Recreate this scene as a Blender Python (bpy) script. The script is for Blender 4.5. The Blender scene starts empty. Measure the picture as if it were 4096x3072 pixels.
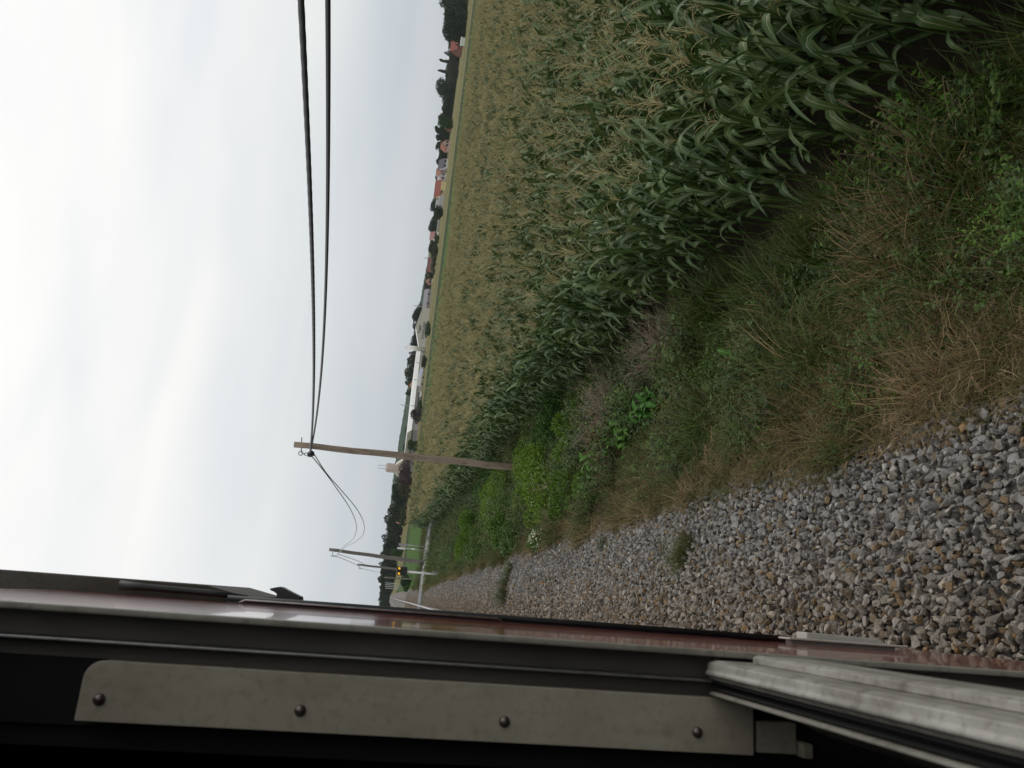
import bpy, bmesh, math, random
import numpy as np
from mathutils import Vector, Matrix
random.seed(7); rng = np.random.default_rng(7)
S = bpy.context.scene; COL = S.collection
R = math.radians

# ------------------------------------------------------------------ camera
F_PX = 780.0                      # focal length in pixels of a 1024 px wide picture
VPX, VPY, SLOPE = 172.0, 384.4, .125   # where the track vanishes and how the horizon tilts (phone held sideways)
CAM_H = 2.65                      # lens above the rail head
def _n(v): return v / np.linalg.norm(v)
def _ru(X, Y): return np.array([(X - 384) / F_PX, -(Y - 512) / F_PX, -1.0])
_fy = _n(_ru(VPX, VPY)); _p2 = _n(_ru(VPX + 500, VPY + 500 * SLOPE))
_up = _n(np.cross(_p2, _fy)); _up = _up if _up[1] > 0 else -_up
M3 = np.stack([np.cross(_fy, _up), _fy, _up])
CAM = np.array([0, 0, CAM_H])
def ray(sx, sy): return M3 @ _ru(768 - sy / 4.0, sx / 4.0)
_b = M3 @ np.array([0, 0, -1.0]); FH = _n(np.array([_b[0], _b[1], 0])); RH = np.array([FH[1], -FH[0], 0])
def at_d(sx, sy, d):              # point seen in that direction at horizontal depth d
    r = ray(sx, sy); return CAM + r * (d / (r @ FH))
def at_y(sx, sy, y): r = ray(sx, sy); return CAM + r * (y / r[1])
def at_z(sx, sy, z): r = ray(sx, sy); return CAM + r * ((z - CAM_H) / r[2])
cd = bpy.data.cameras.new("camera"); cam = bpy.data.objects.new("camera", cd); COL.objects.link(cam); S.camera = cam
cr, cu, cb = M3 @ np.array([0, -1., 0]), M3 @ np.array([1., 0, 0]), M3 @ np.array([0, 0, 1.])
mw = Matrix.Identity(4)
for i in range(3): mw[i][0], mw[i][1], mw[i][2], mw[i][3] = cr[i], cu[i], cb[i], CAM[i]
cam.matrix_world = mw
cd.sensor_width = 36; cd.lens = F_PX / 1024 * 36; cd.clip_start = .02; cd.clip_end = 6000
cd.dof.use_dof = True; cd.dof.focus_distance = 18; cd.dof.aperture_fstop = 12

# ------------------------------------------------------------------ world and sun (overcast)
SUN_EL, SUN_AZ = R(52), R(70)
W = bpy.data.worlds.new("World"); S.world = W; W.use_nodes = True
nt = W.node_tree; nt.nodes.clear(); N = nt.nodes.new; L = nt.links.new
out = N('ShaderNodeOutputWorld'); bg = N('ShaderNodeBackground'); bg.inputs[1].default_value = .1
sky = N('ShaderNodeTexSky'); sky.sky_type = 'NISHITA'; sky.sun_disc = False
sky.sun_elevation = SUN_EL; sky.sun_rotation = SUN_AZ; sky.air_density = 1.5; sky.dust_density = 3
tc = N('ShaderNodeTexCoord'); sep = N('ShaderNodeSeparateXYZ'); L(tc.outputs['Generated'], sep.inputs[0])
mp = N('ShaderNodeMapping'); mp.inputs['Scale'].default_value = (1.4, 1.4, 6.5); mp.inputs['Rotation'].default_value = (R(6), R(-5), 0)
L(tc.outputs['Generated'], mp.inputs[0])
nz = N('ShaderNodeTexNoise'); nz.inputs['Scale'].default_value = 1.5; nz.inputs['Detail'].default_value = 4; nz.inputs['Roughness'].default_value = .42
nz.inputs['Distortion'].default_value = .5
L(mp.outputs[0], nz.inputs['Vector'])
elr = N('ShaderNodeValToRGB')     # overcast sky: whiter overhead than at the horizon
e = elr.color_ramp.elements
e[0].position = 0; e[0].color = (.61, .645, .675, 1)
e[1].position = .6; e[1].color = (1.0, 1.0, .99, 1)
for p, c in ((.06, (.625, .665, .70)), (.15, (.78, .805, .815)), (.25, (.925, .925, .915))):
    k = e.new(p); k.color = (*c, 1)
L(sep.outputs[2], elr.inputs[0])
cr_ = N('ShaderNodeValToRGB'); e = cr_.color_ramp.elements
e[0].position = .34; e[0].color = (.91, .935, .965, 1); e[1].position = .66; e[1].color = (1.07, 1.06, 1.045, 1)
L(nz.outputs[0], cr_.inputs[0])
mul = N('ShaderNodeMixRGB'); mul.blend_type = 'MULTIPLY'; mul.inputs[0].default_value = 1
L(elr.outputs[0], mul.inputs[1]); L(cr_.outputs[0], mul.inputs[2])
sc_ = N('ShaderNodeMixRGB'); sc_.blend_type = 'MULTIPLY'; sc_.inputs[0].default_value = 1; sc_.inputs[2].default_value = (10, 10, 10, 1)
L(mul.outputs[0], sc_.inputs[1])
mx = N('ShaderNodeMixRGB'); mx.inputs[0].default_value = .05
L(sc_.outputs[0], mx.inputs[1]); L(sky.outputs[0], mx.inputs[2]); L(mx.outputs[0], bg.inputs[0]); L(bg.outputs[0], out.inputs[0])
sl = bpy.data.lights.new("sun", 'SUN'); sl.energy = .6; sl.angle = R(25); sl.color = (1, .97, .92)
so = bpy.data.objects.new("sun", sl); COL.objects.link(so)
so.rotation_euler = (R(90) - SUN_EL, 0, R(180) - SUN_AZ)
V = S.view_settings; V.view_transform = 'Standard'; V.look = 'None'; V.exposure = 0; V.gamma = 1
try: S.cycles.use_denoising = True; S.cycles.max_bounces = 7; S.cycles.diffuse_bounces = 2; S.cycles.transparent_max_bounces = 8
except Exception: pass

# ------------------------------------------------------------------ helpers
def tag(o, label=None, cat=None, group=None, kind=None):
    if label: o['label'] = label
    if cat: o['category'] = cat
    if group: o['group'] = group
    if kind: o['kind'] = kind
    return o
def empty(name, loc=(0, 0, 0), rz=0):
    o = bpy.data.objects.new(name, None); COL.objects.link(o); o.location = [float(v) for v in loc]; o.rotation_euler = (0, 0, rz)
    o.empty_display_size = .2; return o
def link(name, me, parent=None):
    o = bpy.data.objects.new(name, me); COL.objects.link(o)
    if parent is not None: o.parent = parent
    return o
class MB:                          # collects shapes and links them as one mesh object
    def __init__(s): s.v = []; s.f = []; s.uv = None
    def add(s, vs, fs):
        o = len(s.v); s.v += [tuple(map(float, v)) for v in vs]; s.f += [tuple(o + i for i in f) for f in fs]; return s
    def box(s, a, b):
        (x0, y0, z0), (x1, y1, z1) = a, b
        return s.add([(x0, y0, z0), (x1, y0, z0), (x1, y1, z0), (x0, y1, z0), (x0, y0, z1), (x1, y0, z1), (x1, y1, z1), (x0, y1, z1)],
                     [(3, 2, 1, 0), (4, 5, 6, 7), (0, 1, 5, 4), (1, 2, 6, 5), (2, 3, 7, 6), (3, 0, 4, 7)])
    def hexa(s, p): return s.add(p, [(3, 2, 1, 0), (4, 5, 6, 7), (0, 1, 5, 4), (1, 2, 6, 5), (2, 3, 7, 6), (3, 0, 4, 7)])
    def tube(s, pts, rad, n=8, cap=True):
        pts = [Vector(p) for p in pts]; rs = rad if hasattr(rad, '__len__') else [rad] * len(pts)
        o = len(s.v); prev = None
        for i, p in enumerate(pts):
            t = (pts[min(i + 1, len(pts) - 1)] - pts[max(i - 1, 0)]).normalized()
            if prev is None:
                a = t.orthogonal().normalized()
            else:
                a = (prev - t * prev.dot(t)).normalized()
            prev = a; b = t.cross(a)
            for k in range(n):
                q = p + (a * math.cos(2 * math.pi * k / n) + b * math.sin(2 * math.pi * k / n)) * rs[i]
                s.v.append(tuple(q))
        for i in range(len(pts) - 1):
            for k in range(n):
                s.f.append((o + i * n + k, o + i * n + (k + 1) % n, o + (i + 1) * n + (k + 1) % n, o + (i + 1) * n + k))
        if cap:
            s.f.append(tuple(o + k for k in range(n))[::-1]); s.f.append(tuple(o + (len(pts) - 1) * n + k for k in range(n)))
        return s
    def prism(s, poly, axis, a, b):    # polygon given in the other two axes, extruded along axis from a to b
        n = len(poly)
        def P(q, t):
            q = list(q); q.insert(axis, t); return q
        vs = [P(q, a) for q in poly] + [P(q, b) for q in poly]
        return s.add(vs, [tuple(range(n))[::-1], tuple(range(n, 2 * n))] + [(i, (i + 1) % n, n + (i + 1) % n, n + i) for i in range(n)])
    def mesh(s, name, mat, smooth=False, bevel=0, fix=True):
        me = bpy.data.meshes.new(name); me.from_pydata(s.v, [], s.f)
        if fix or bevel:
            bm = bmesh.new(); bm.from_mesh(me)
            if bevel: 
                bmesh.ops.bevel(bm, geom=[e for e in bm.edges if len(e.link_faces) == 2 and e.calc_face_angle(0) > .5], offset=bevel, segments=2, affect='EDGES', profile=.6)
            bmesh.ops.recalc_face_normals(bm, faces=bm.faces); bm.to_mesh(me); bm.free()
        if mat is not None: me.materials.append(mat)
        if smooth: me.polygons.foreach_set('use_smooth', [True] * len(me.polygons))
        return me
    def build(s, name, mat, parent=None, smooth=False, bevel=0, fix=True): return link(name, s.mesh(name, mat, smooth, bevel, fix), parent)

def vnoise(x, y, seed=0):          # smooth value noise on arrays
    g = np.random.default_rng(seed).random((64, 64))
    x = np.asarray(x, float); y = np.asarray(y, float)
    xi = np.floor(x).astype(int); yi = np.floor(y).astype(int); fx = x - xi; fy_ = y - yi
    fx = fx * fx * (3 - 2 * fx); fy_ = fy_ * fy_ * (3 - 2 * fy_)
    G = lambda a, b: g[a % 64, b % 64]
    return (G(xi, yi) * (1 - fx) + G(xi + 1, yi) * fx) * (1 - fy_) + (G(xi, yi + 1) * (1 - fx) + G(xi + 1, yi + 1) * fx) * fy_

# ------------------------------------------------------------------ materials
def newmat(name):
    m = bpy.data.materials.new(name); m.use_nodes = True; t = m.node_tree; b = t.nodes['Principled BSDF']
    return m, t, b
def mat(name, col, rough=.6, var=.15, scale=8, metal=0, spec=.5, bump=0, bscale=60, coat=0, col2=None, detail=4, stretch=None, grime=0):
    m, t, b = newmat(name); N, L = t.nodes.new, t.links.new
    b.inputs['Roughness'].default_value = rough; b.inputs['Metallic'].default_value = metal
    b.inputs['Specular IOR Level'].default_value = spec; b.inputs['Coat Weight'].default_value = coat
    tc = N('ShaderNodeTexCoord'); vec = tc.outputs['Object']
    if stretch:
        mp = N('ShaderNodeMapping'); mp.inputs['Scale'].default_value = stretch; L(vec, mp.inputs[0]); vec = mp.outputs[0]
    nz = N('ShaderNodeTexNoise'); nz.inputs['Scale'].default_value = scale; nz.inputs['Detail'].default_value = detail; L(vec, nz.inputs['Vector'])
    rp = N('ShaderNodeValToRGB'); e = rp.color_ramp.elements
    c2 = col2 or [c * (1 + var) for c in col]; c1 = col if col2 else [c * (1 - var) for c in col]
    e[0].position = .3; e[1].position = .7; e[0].color = (*c1, 1); e[1].color = (*c2, 1)
    L(nz.outputs[0], rp.inputs[0]); colr = rp.outputs[0]
    if grime:                      # dirt blotches and streaks running down, fixed to the surface
        for sc, st, seed in ((14, (1, 1, .25), 3), (70, (1, 1, 1), 9)):
            mg = N('ShaderNodeMapping'); mg.inputs['Scale'].default_value = st; mg.inputs['Location'].default_value = (seed, seed, seed); L(tc.outputs['Object'], mg.inputs[0])
            ng = N('ShaderNodeTexNoise'); ng.inputs['Scale'].default_value = sc; ng.inputs['Detail'].default_value = 7; ng.inputs['Roughness'].default_value = .65; L(mg.outputs[0], ng.inputs['Vector'])
            rg = N('ShaderNodeValToRGB'); rg.color_ramp.elements[0].position = .50; rg.color_ramp.elements[0].color = (1, 1, 1, 1); rg.color_ramp.elements[1].position = .74; k_ = 1 - grime; rg.color_ramp.elements[1].color = (k_, k_ * .96, k_ * .9, 1)
            L(ng.outputs[0], rg.inputs[0]); mm = N('ShaderNodeMixRGB'); mm.blend_type = 'MULTIPLY'; mm.inputs[0].default_value = 1; L(colr, mm.inputs[1]); L(rg.outputs[0], mm.inputs[2]); colr = mm.outputs[0]
    L(colr, b.inputs['Base Color'])
    if bump:
        n2 = N('ShaderNodeTexNoise'); n2.inputs['Scale'].default_value = bscale; n2.inputs['Detail'].default_value = 5; L(vec, n2.inputs['Vector'])
        bp = N('ShaderNodeBump'); bp.inputs['Strength'].default_value = bump; bp.inputs['Distance'].default_value = .01
        L(n2.outputs[0], bp.inputs['Height']); L(bp.outputs[0], b.inputs['Normal'])
    return m
def plantmat(name, ca, cb, rough=.5, trans=.25, spec=.4, midrib=None, usecolor=False):
    # colour varies per plant (object or instance random) and over the plant
    m, t, b = newmat(name); N, L = t.nodes.new, t.links.new
    oi = N('ShaderNodeObjectInfo'); tc = N('ShaderNodeTexCoord')
    nz = N('ShaderNodeTexNoise'); nz.inputs['Scale'].default_value = 6 if not usecolor else 5; nz.inputs['Detail'].default_value = 2; L(tc.outputs['Object'], nz.inputs['Vector'])
    ad = N('ShaderNodeMath'); ad.operation = 'ADD'; L(oi.outputs['Random'], ad.inputs[0]); L(nz.outputs[0], ad.inputs[1])
    ha = N('ShaderNodeMath'); ha.operation = 'MULTIPLY_ADD'; ha.inputs[1].default_value = .9; ha.inputs[2].default_value = -.4; L(ad.outputs[0], ha.inputs[0]); ha.use_clamp = True
    mx = N('ShaderNodeMixRGB'); L(ha.outputs[0], mx.inputs[0]); mx.inputs[1].default_value = (*ca, 1); mx.inputs[2].default_value = (*cb, 1)
    colr = mx.outputs[0]
    if usecolor:
        mm = N('ShaderNodeMixRGB'); mm.blend_type = 'MULTIPLY'; mm.inputs[0].default_value = 1; L(colr, mm.inputs[1]); L(oi.outputs['Color'], mm.inputs[2]); colr = mm.outputs[0]
    if midrib:
        uv = N('ShaderNodeUVMap'); sx = N('ShaderNodeSeparateXYZ'); L(uv.outputs[0], sx.inputs[0])
        s1 = N('ShaderNodeMath'); s1.operation = 'SUBTRACT'; s1.inputs[1].default_value = .5; L(sx.outputs[0], s1.inputs[0])
        s2 = N('ShaderNodeMath'); s2.operation = 'ABSOLUTE'; L(s1.outputs[0], s2.inputs[0])
        s3 = N('ShaderNodeMath'); s3.operation = 'LESS_THAN'; s3.inputs[1].default_value = .045; L(s2.outputs[0], s3.inputs[0])
        m2 = N('ShaderNodeMixRGB'); L(s3.outputs[0], m2.inputs[0]); L(colr, m2.inputs[1]); m2.inputs[2].default_value = (*midrib, 1); colr = m2.outputs[0]
    L(colr, b.inputs['Base Color']); b.inputs['Roughness'].default_value = rough; b.inputs['Specular IOR Level'].default_value = spec
    if trans:
        tr = N('ShaderNodeBsdfTranslucent'); L(colr, tr.inputs[0]); ms = N('ShaderNodeMixShader'); ms.inputs[0].default_value = trans
        L(b.outputs[0], ms.inputs[1]); L(tr.outputs[0], ms.inputs[2]); L(ms.outputs[0], t.nodes['Material Output'].inputs[0])
    return m

# ------------------------------------------------------------------ scatter for uncountable ground cover
def scatter(name, protos, P, rot, scl, idx):
    pc = bpy.data.collections.new(name + "_source")
    for k, me in enumerate(protos):
        pc.objects.link(bpy.data.objects.new("%s_source_%02d" % (name, k), me))
    me = bpy.data.meshes.new(name); n = len(P); me.vertices.add(n); me.vertices.foreach_set('co', np.asarray(P, np.float32).ravel())
    a = me.attributes.new('rot', 'FLOAT_VECTOR', 'POINT'); a.data.foreach_set('vector', np.asarray(rot, np.float32).ravel())
    a = me.attributes.new('scl', 'FLOAT_VECTOR', 'POINT')
    s3 = np.asarray(scl, np.float32); s3 = np.repeat(s3[:, None], 3, 1) if s3.ndim == 1 else s3
    a.data.foreach_set('vector', s3.ravel())
    a = me.attributes.new('idx', 'INT', 'POINT'); a.data.foreach_set('value', np.asarray(idx, np.int32))
    o = link(name, me)
    g = bpy.data.node_groups.new(name, 'GeometryNodeTree')
    g.interface.new_socket('Geometry', in_out='INPUT', socket_type='NodeSocketGeometry'); g.interface.new_socket('Geometry', in_out='OUTPUT', socket_type='NodeSocketGeometry')
    gi = g.nodes.new('NodeGroupInput'); go = g.nodes.new('NodeGroupOutput'); ip = g.nodes.new('GeometryNodeInstanceOnPoints')
    ci = g.nodes.new('GeometryNodeCollectionInfo'); ci.inputs['Collection'].default_value = pc; ci.inputs['Separate Children'].default_value = True; ci.inputs['Reset Children'].default_value = True
    def na(nm, ty):
        q = g.nodes.new('GeometryNodeInputNamedAttribute'); q.data_type = ty; q.inputs['Name'].default_value = nm; return q.outputs['Attribute']
    er = g.nodes.new('FunctionNodeEulerToRotation'); g.links.new(na('rot', 'FLOAT_VECTOR'), er.inputs[0])
    g.links.new(gi.outputs[0], ip.inputs['Points']); g.links.new(ci.outputs[0], ip.inputs['Instance']); ip.inputs['Pick Instance'].default_value = True
    g.links.new(na('idx', 'INT'), ip.inputs['Instance Index']); g.links.new(er.outputs[0], ip.inputs['Rotation']); g.links.new(na('scl', 'FLOAT_VECTOR'), ip.inputs['Scale'])
    g.links.new(ip.outputs[0], go.inputs[0])
    md = o.modifiers.new('scatter', 'NODES'); md.node_group = g
    return o

# ================================================================== SETTING
FIELD_Z = -1.6
def prof(x):
    return np.interp(x, [-12, -7, -4.6, -3.6, -2.9, .15, .45, 1.35, 2.2, 3.6, 4.6, 6], [-1.6, -1.55, -1.2, -.7, -.27, -.27, -.33, -.68, -.98, -1.42, -1.56, FIELD_Z])
def gz(x, y):
    x = np.asarray(x, float); y = np.asarray(y, float)
    b = .05 * (vnoise(x * .9 + 7, y * .9, 3) - .5) * np.clip((x - 1.3) * 1.2, 0, 1)
    road = np.exp(-((y - 66 - .2 * x) / 5.0) ** 2); z = prof(x) + b
    zr = np.interp(x, [-8, -4, .8, 4, 14, 30], [-1.2, -.3, -.3, -.45, -1.2, -1.55])
    return np.maximum(z, z * (1 - road) + zr * road)
def corn_edge(y): return np.interp(y, [-10, 0, 5, 10, 15, 22, 36, 73], [3.75, 4.15, 4.5, 4.9, 5.2, 5.75, 6.0, 6.4])
def grid_mesh(name, xs, ys, zf, m, dz=0):
    X, Y = np.meshgrid(xs, ys); Z = zf(X, Y) + dz; nx, ny = len(xs), len(ys)
    v = np.stack([X, Y, Z], -1).reshape(-1, 3); i = np.arange(nx * ny).reshape(ny, nx)
    f = np.stack([i[:-1, :-1], i[:-1, 1:], i[1:, 1:], i[1:, :-1]], -1).reshape(-1, 4)
    me = bpy.data.meshes.new(name); me.from_pydata(v.tolist(), [], f.tolist()); me.materials.append(m)
    me.polygons.foreach_set('use_smooth', [True] * len(me.polygons)); return link(name, me)

# far fields: straight field boundaries across the plain, as bands along one ground direction
def ground_material():
    m, t, b = newmat("field_ground"); N, L = t.nodes.new, t.links.new
    ge = N('ShaderNodeNewGeometry'); dp = N('ShaderNodeVectorMath'); dp.operation = 'DOT_PRODUCT'; dp.inputs[1].default_value = tuple(FH)
    L(ge.outputs['Position'], dp.inputs[0])
    nz = N('ShaderNodeTexNoise'); nz.inputs['Scale'].default_value = .05; nz.inputs['Detail'].default_value = 5; L(ge.outputs['Position'], nz.inputs['Vector'])
    am = N('ShaderNodeMath'); am.operation = 'MULTIPLY_ADD'; am.inputs[1].default_value = 9; am.inputs[2].default_value = -4.5; L(nz.outputs[0], am.inputs[0])
    ad = N('ShaderNodeMath'); ad.operation = 'ADD'; L(dp.outputs['Value'], ad.inputs[0]); L(am.outputs[0], ad.inputs[1])
    dv = N('ShaderNodeMath'); dv.operation = 'DIVIDE'; dv.inputs[1].default_value = 500; L(ad.outputs[0], dv.inputs[0])
    rp = N('ShaderNodeValToRGB'); rp.color_ramp.interpolation = 'LINEAR'; e = rp.color_ramp.elements
    soil = (.022, .018, .011); green = (.045, .095, .014); dark = (.026, .045, .012); tan = (.155, .14, .055); tan2 = (.10, .10, .038)
    e[0].position = 0; e[0].color = (*soil, 1); e[1].position = 1; e[1].color = (*tan2, 1)
    for p, c in ((48, soil), (60, green), (193, green), (201, dark), (228, dark), (236, tan), (262, tan), (266, tan2), (280, tan2), (284, tan), (330, tan)):
        k = e.new(p / 500); k.color = (*c, 1)
    L(dv.outputs[0], rp.inputs[0])
    n2 = N('ShaderNodeTexNoise'); n2.inputs['Scale'].default_value = 1.3; n2.inputs['Detail'].default_value = 8; L(ge.outputs['Position'], n2.inputs['Vector'])
    r2 = N('ShaderNodeValToRGB'); r2.color_ramp.elements[0].position = .3; r2.color_ramp.elements[0].color = (.6, .6, .6, 1); r2.color_ramp.elements[1].position = .7; r2.color_ramp.elements[1].color = (1.3, 1.3, 1.3, 1)
    L(n2.outputs[0], r2.inputs[0]); mm = N('ShaderNodeMixRGB'); mm.blend_type = 'MULTIPLY'; mm.inputs[0].default_value = 1
    L(rp.outputs[0], mm.inputs[1]); L(r2.outputs[0], mm.inputs[2]); L(mm.outputs[0], b.inputs['Base Color']); b.inputs['Roughness'].default_value = .95; b.inputs['Specular IOR Level'].default_value = .1
    return m
xs = np.concatenate([[-2500, -1200, -600, -300, -120, -50, -25], np.arange(-14, 9, .2), np.arange(9, 40, 2), [45, 60, 90, 140, 220, 400, 800, 1500, 2600]])
ys = np.concatenate([[-200, -100, -50, -25], np.arange(-12, 30, .4), np.arange(30, 90, 1), [95, 105, 120, 150, 200, 300, 500, 800, 1300, 2600]])
tag(grid_mesh("ground", xs, ys, gz, ground_material()), kind='structure')

M_ballast_bed = mat("ballast_bed", (.065, .06, .054), .95, .4, 25, spec=.1)
M_farballast = mat("distant_ballast", (.16, .145, .13), .95, .35, 12, spec=.1, bump=1, bscale=30, detail=8)
tag(grid_mesh("ballast_bed", np.concatenate([np.arange(-4.1, 1.4, .2)]), np.arange(-8, 62, .4), gz, M_ballast_bed, .012), kind='structure')
tag(grid_mesh("far_ballast_bed", np.arange(-4.1, 1.3, .2), np.arange(69, 420, 3), lambda x, y: prof(x) , M_farballast, .03), kind='structure')

# road over the level crossing
M_road = mat("worn_asphalt", (.17, .17, .175), .9, .15, 3, spec=.2)
b = MB(); xsr = [-30, -14, -6, -4, -2, -.5, .8, 2.5, 4, 7, 10, 14, 20, 30, 60, 120]
def roadz(x): return float(np.interp(x, [-30, -8, -4, .8, 4, 14, 30], [-1.5, -1.2, -.20, -.20, -.28, -1.0, -1.45]))
for a, c in zip(xsr[:-1], xsr[1:]):
    for_y = lambda x: 63.6 + .2 * x
    b.add([(a, for_y(a), roadz(a)), (c, for_y(c), roadz(c)), (c, for_y(c) + 5.2, roadz(c) + .02), (a, for_y(a) + 5.2, roadz(a) + .02),
           (a, for_y(a), roadz(a) - .3), (c, for_y(c), roadz(c) - .3)], [(0, 1, 2, 3), (4, 5, 1, 0)])
tag(b.build("road", M_road), kind='structure')

# track: rails and sleepers
M_rail = mat("rail_steel", (.16, .12, .1), .45, .2, 20, metal=.6)
M_railtop = mat("rail_running_edge", (.5, .5, .52), .25, .1, 20, metal=1)
M_conc = mat("pale_concrete", (.42, .41, .38), .9, .2, 6, spec=.2)
tr = tag(empty("railway_track", (-1.25, 0, 0)), "railway track with two steel rails running ahead past the crossing", "railway track")
for sx in (-.7535, .7535):
    o = MB().prism([(sx - .075, -.17), (sx + .075, -.17), (sx + .07, -.155), (sx + .012, -.135), (sx + .012, -.045), (sx + .035, -.03), (sx + .035, -.004), (sx + .028, 0), (sx - .028, 0), (sx - .035, -.004), (sx - .035, -.03), (sx - .012, -.045), (sx - .012, -.135), (sx - .07, -.155)], 1, 3.9, 420).build("rail", M_rail, tr)
    MB().box((sx - .025, 4, .002), (sx + .025, 419, .004)).build("running_edge", M_railtop, o)
slp = MB().prism([(-.13, -.40), (.13, -.40), (.1, -.235), (-.1, -.235)], 0, -1.2, 1.2).mesh("sleeper", mat("stained_sleeper", (.13, .11, .09), .9, .25, 6, spec=.1))
for k in range(70):
    o = link("sleeper", slp, tr); o.location = (0, 30 + .62 * k, 0)

# pale kerb stones along the near edge of the road
kst = MB().box((-.35, -.16, 0), (.35, .16, .3)).mesh("kerb_stone", mat("limewashed_stone", (.55, .54, .48), .9, .25, 7), bevel=.05)
for k, x in enumerate((.9, 1.45, 1.95, 2.6, 3.05, 4.1, 4.6)):
    o = link("kerb_stone", kst); o.location = (x, 63.2 + .2 * x + .1 * math.sin(k * 3), roadz(x) - .16); o.rotation_euler = (.05 * math.sin(k), .1 * math.cos(k * 2), .3 * math.sin(k * 5)); o.scale = (.8 + .3 * (k % 3) / 2, 1, .85 + .1 * (k % 2))
    tag(o, "pale rough kerb stone lining the near side of the crossing road", "kerb stone", "kerb stones along the crossing road")

# ------------------------------------------------------------------ far wooded hill
def hills():
    pts = [(0, 1, 0), (900, 1740, 1), (1000, 1722, 1), (1064, 1707, 1), (1130, 1695, 1), (1224, 1677, 1), (1300, 1668, 1), (1420, 1655, 1), (1560, 1628, 1), (1640, 1616, 1), (1700, 1607, 1), (1745, 1597, 1), (1800, 1591, 1), (1870, 1577, 1), (1950, 1568, 1), (2050, 1560, 1), (2400, 1516, 1)][1:]
    vs, fs = [], []; Y = np.linspace(900, 2400, 260)
    xt = np.interp(Y, [p[0] for p in pts], [p[1] for p in pts]) + 3.0 * (vnoise(Y * .09, Y * 0, 5) - .5) + 2.4 * (vnoise(Y * .33, Y * 0 + 3, 6) - .5)
    for i, (yy, x) in enumerate(zip(Y, xt)):
        d = 1500; T = at_d(x, yy, d); g0 = at_d(x, yy, d - 260); k0 = at_d(x, yy, d - 90); g1 = at_d(x, yy, d + 500)
        vs += [(g0[0], g0[1], FIELD_Z - 1), (k0[0], k0[1], FIELD_Z + (T[2] - FIELD_Z) * .66), tuple(T), (g1[0], g1[1], FIELD_Z - 1)]
        if i:
            a, c = (i - 1) * 4, i * 4
            fs += [(a + j, c + j, c + j + 1, a + j + 1) for j in range(3)]
    m = mat("distant_woodland", (.022, .042, .026), 1, .6, .05, spec=0, detail=8, col2=(.045, .07, .04))
    o = MB().add(vs, fs).build("hills", m, smooth=True); tag(o, kind='structure')
hills()

# ================================================================== RAILCAR we look out of
LEAN = .0125
tr_root = tag(empty("railcar", (0, 0, CAM_H)), "red railcar whose open window and grimy frame fill the lower edge", "train")
tr_root.rotation_euler = (0, -LEAN, 0)
M_red = mat("red_coach_paint", (.21, .042, .036), .15, .12, 5, spec=.4, coat=.5, col2=(.27, .062, .055), bump=.02, bscale=9, grime=0.4)
M_dark = mat("unlit_interior", (.012, .012, .013), .8, .1, 5, spec=.2)  # near-black colour stands in for the darkness inside the car
M_beige = mat("painted_frame_beige", (.25, .238, .20), .5, .1, 14, spec=.4, bump=.05, bscale=80, grime=0.4)
M_panel = mat("painted_panel_beige", (.37, .335, .26), .55, .10, 9, spec=.4, bump=.04, bscale=150, grime=0.24)
M_alu = mat("weathered_aluminium", (.40, .385, .35), .5, .14, 55, metal=.2, stretch=(1, .35, 1), detail=8, col2=(.25, .235, .205), grime=0.5)
M_rubber = mat("black_rubber", (.013, .013, .014), .5, .2, 20)
M_groove = mat("grimy_channel", (.11, .10, .086), .6, .35, 18, stretch=(1, 1, .3))
M_steel = mat("worn_steel", (.30, .29, .28), .35, .2, 40, metal=.8, grime=0.4)
M_roof = mat("grey_roof_paint", (.125, .118, .095), .5, .12, 10, grime=0.3)
M_black = mat("black_lacquer", (.012, .012, .013), .35, .2, 10)
M_rivet = mat("steel_rivet", (.16, .13, .12), .35, .3, 200, metal=.7)
XW = -.045                          # outside face of the side wall
YB, YF = -9.0, 3.6                  # rear and front of the body
WY0, WY1, WZ0, WZ1 = -.35, 1.0, -.98, .56
b = MB(); t = .022
b.box((XW - t, YB, -1.75), (XW, YF, WZ0)); b.box((XW - t, YB, WZ1), (XW, YF, .82))
b.box((XW - t, YB, WZ0), (XW, WY0, WZ1)); b.box((XW - t, 1.056, WZ0), (XW, 2.17, WZ1)); b.box((XW - t, 2.75, WZ0), (XW, YF, WZ1))
wall = b.build("side_wall", M_red, tr_root)
MB().box((XW - .016, 2.17, WZ0), (XW - .012, 2.75, WZ1)).build("door_leaf", M_red, tr_root)
MB().box((-2.46, YB, -1.75), (-2.44, YF, .82)).build("side_wall", M_red, tr_root)
# interior, unlit
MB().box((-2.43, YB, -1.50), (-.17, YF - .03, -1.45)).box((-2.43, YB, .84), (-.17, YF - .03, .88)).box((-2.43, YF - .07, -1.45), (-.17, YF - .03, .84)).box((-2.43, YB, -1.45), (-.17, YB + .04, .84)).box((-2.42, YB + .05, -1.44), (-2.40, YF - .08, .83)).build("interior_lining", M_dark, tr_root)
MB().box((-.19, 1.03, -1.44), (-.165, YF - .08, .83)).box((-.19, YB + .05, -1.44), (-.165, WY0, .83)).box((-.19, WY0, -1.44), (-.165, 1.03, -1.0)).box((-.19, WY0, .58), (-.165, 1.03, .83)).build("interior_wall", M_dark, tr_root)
MB().box((-2.46, YF - .02, -1.75), (XW, YF, .82)).build("front_wall", M_red, tr_root)
MB().box((-2.46, YB, -1.75), (XW, YB + .02, .82)).build("rear_wall", M_red, tr_root)
MB().box((-2.46, YB, -1.80), (XW - .002, YF, -1.76)).build("floor_plate", M_black, tr_root)
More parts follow.
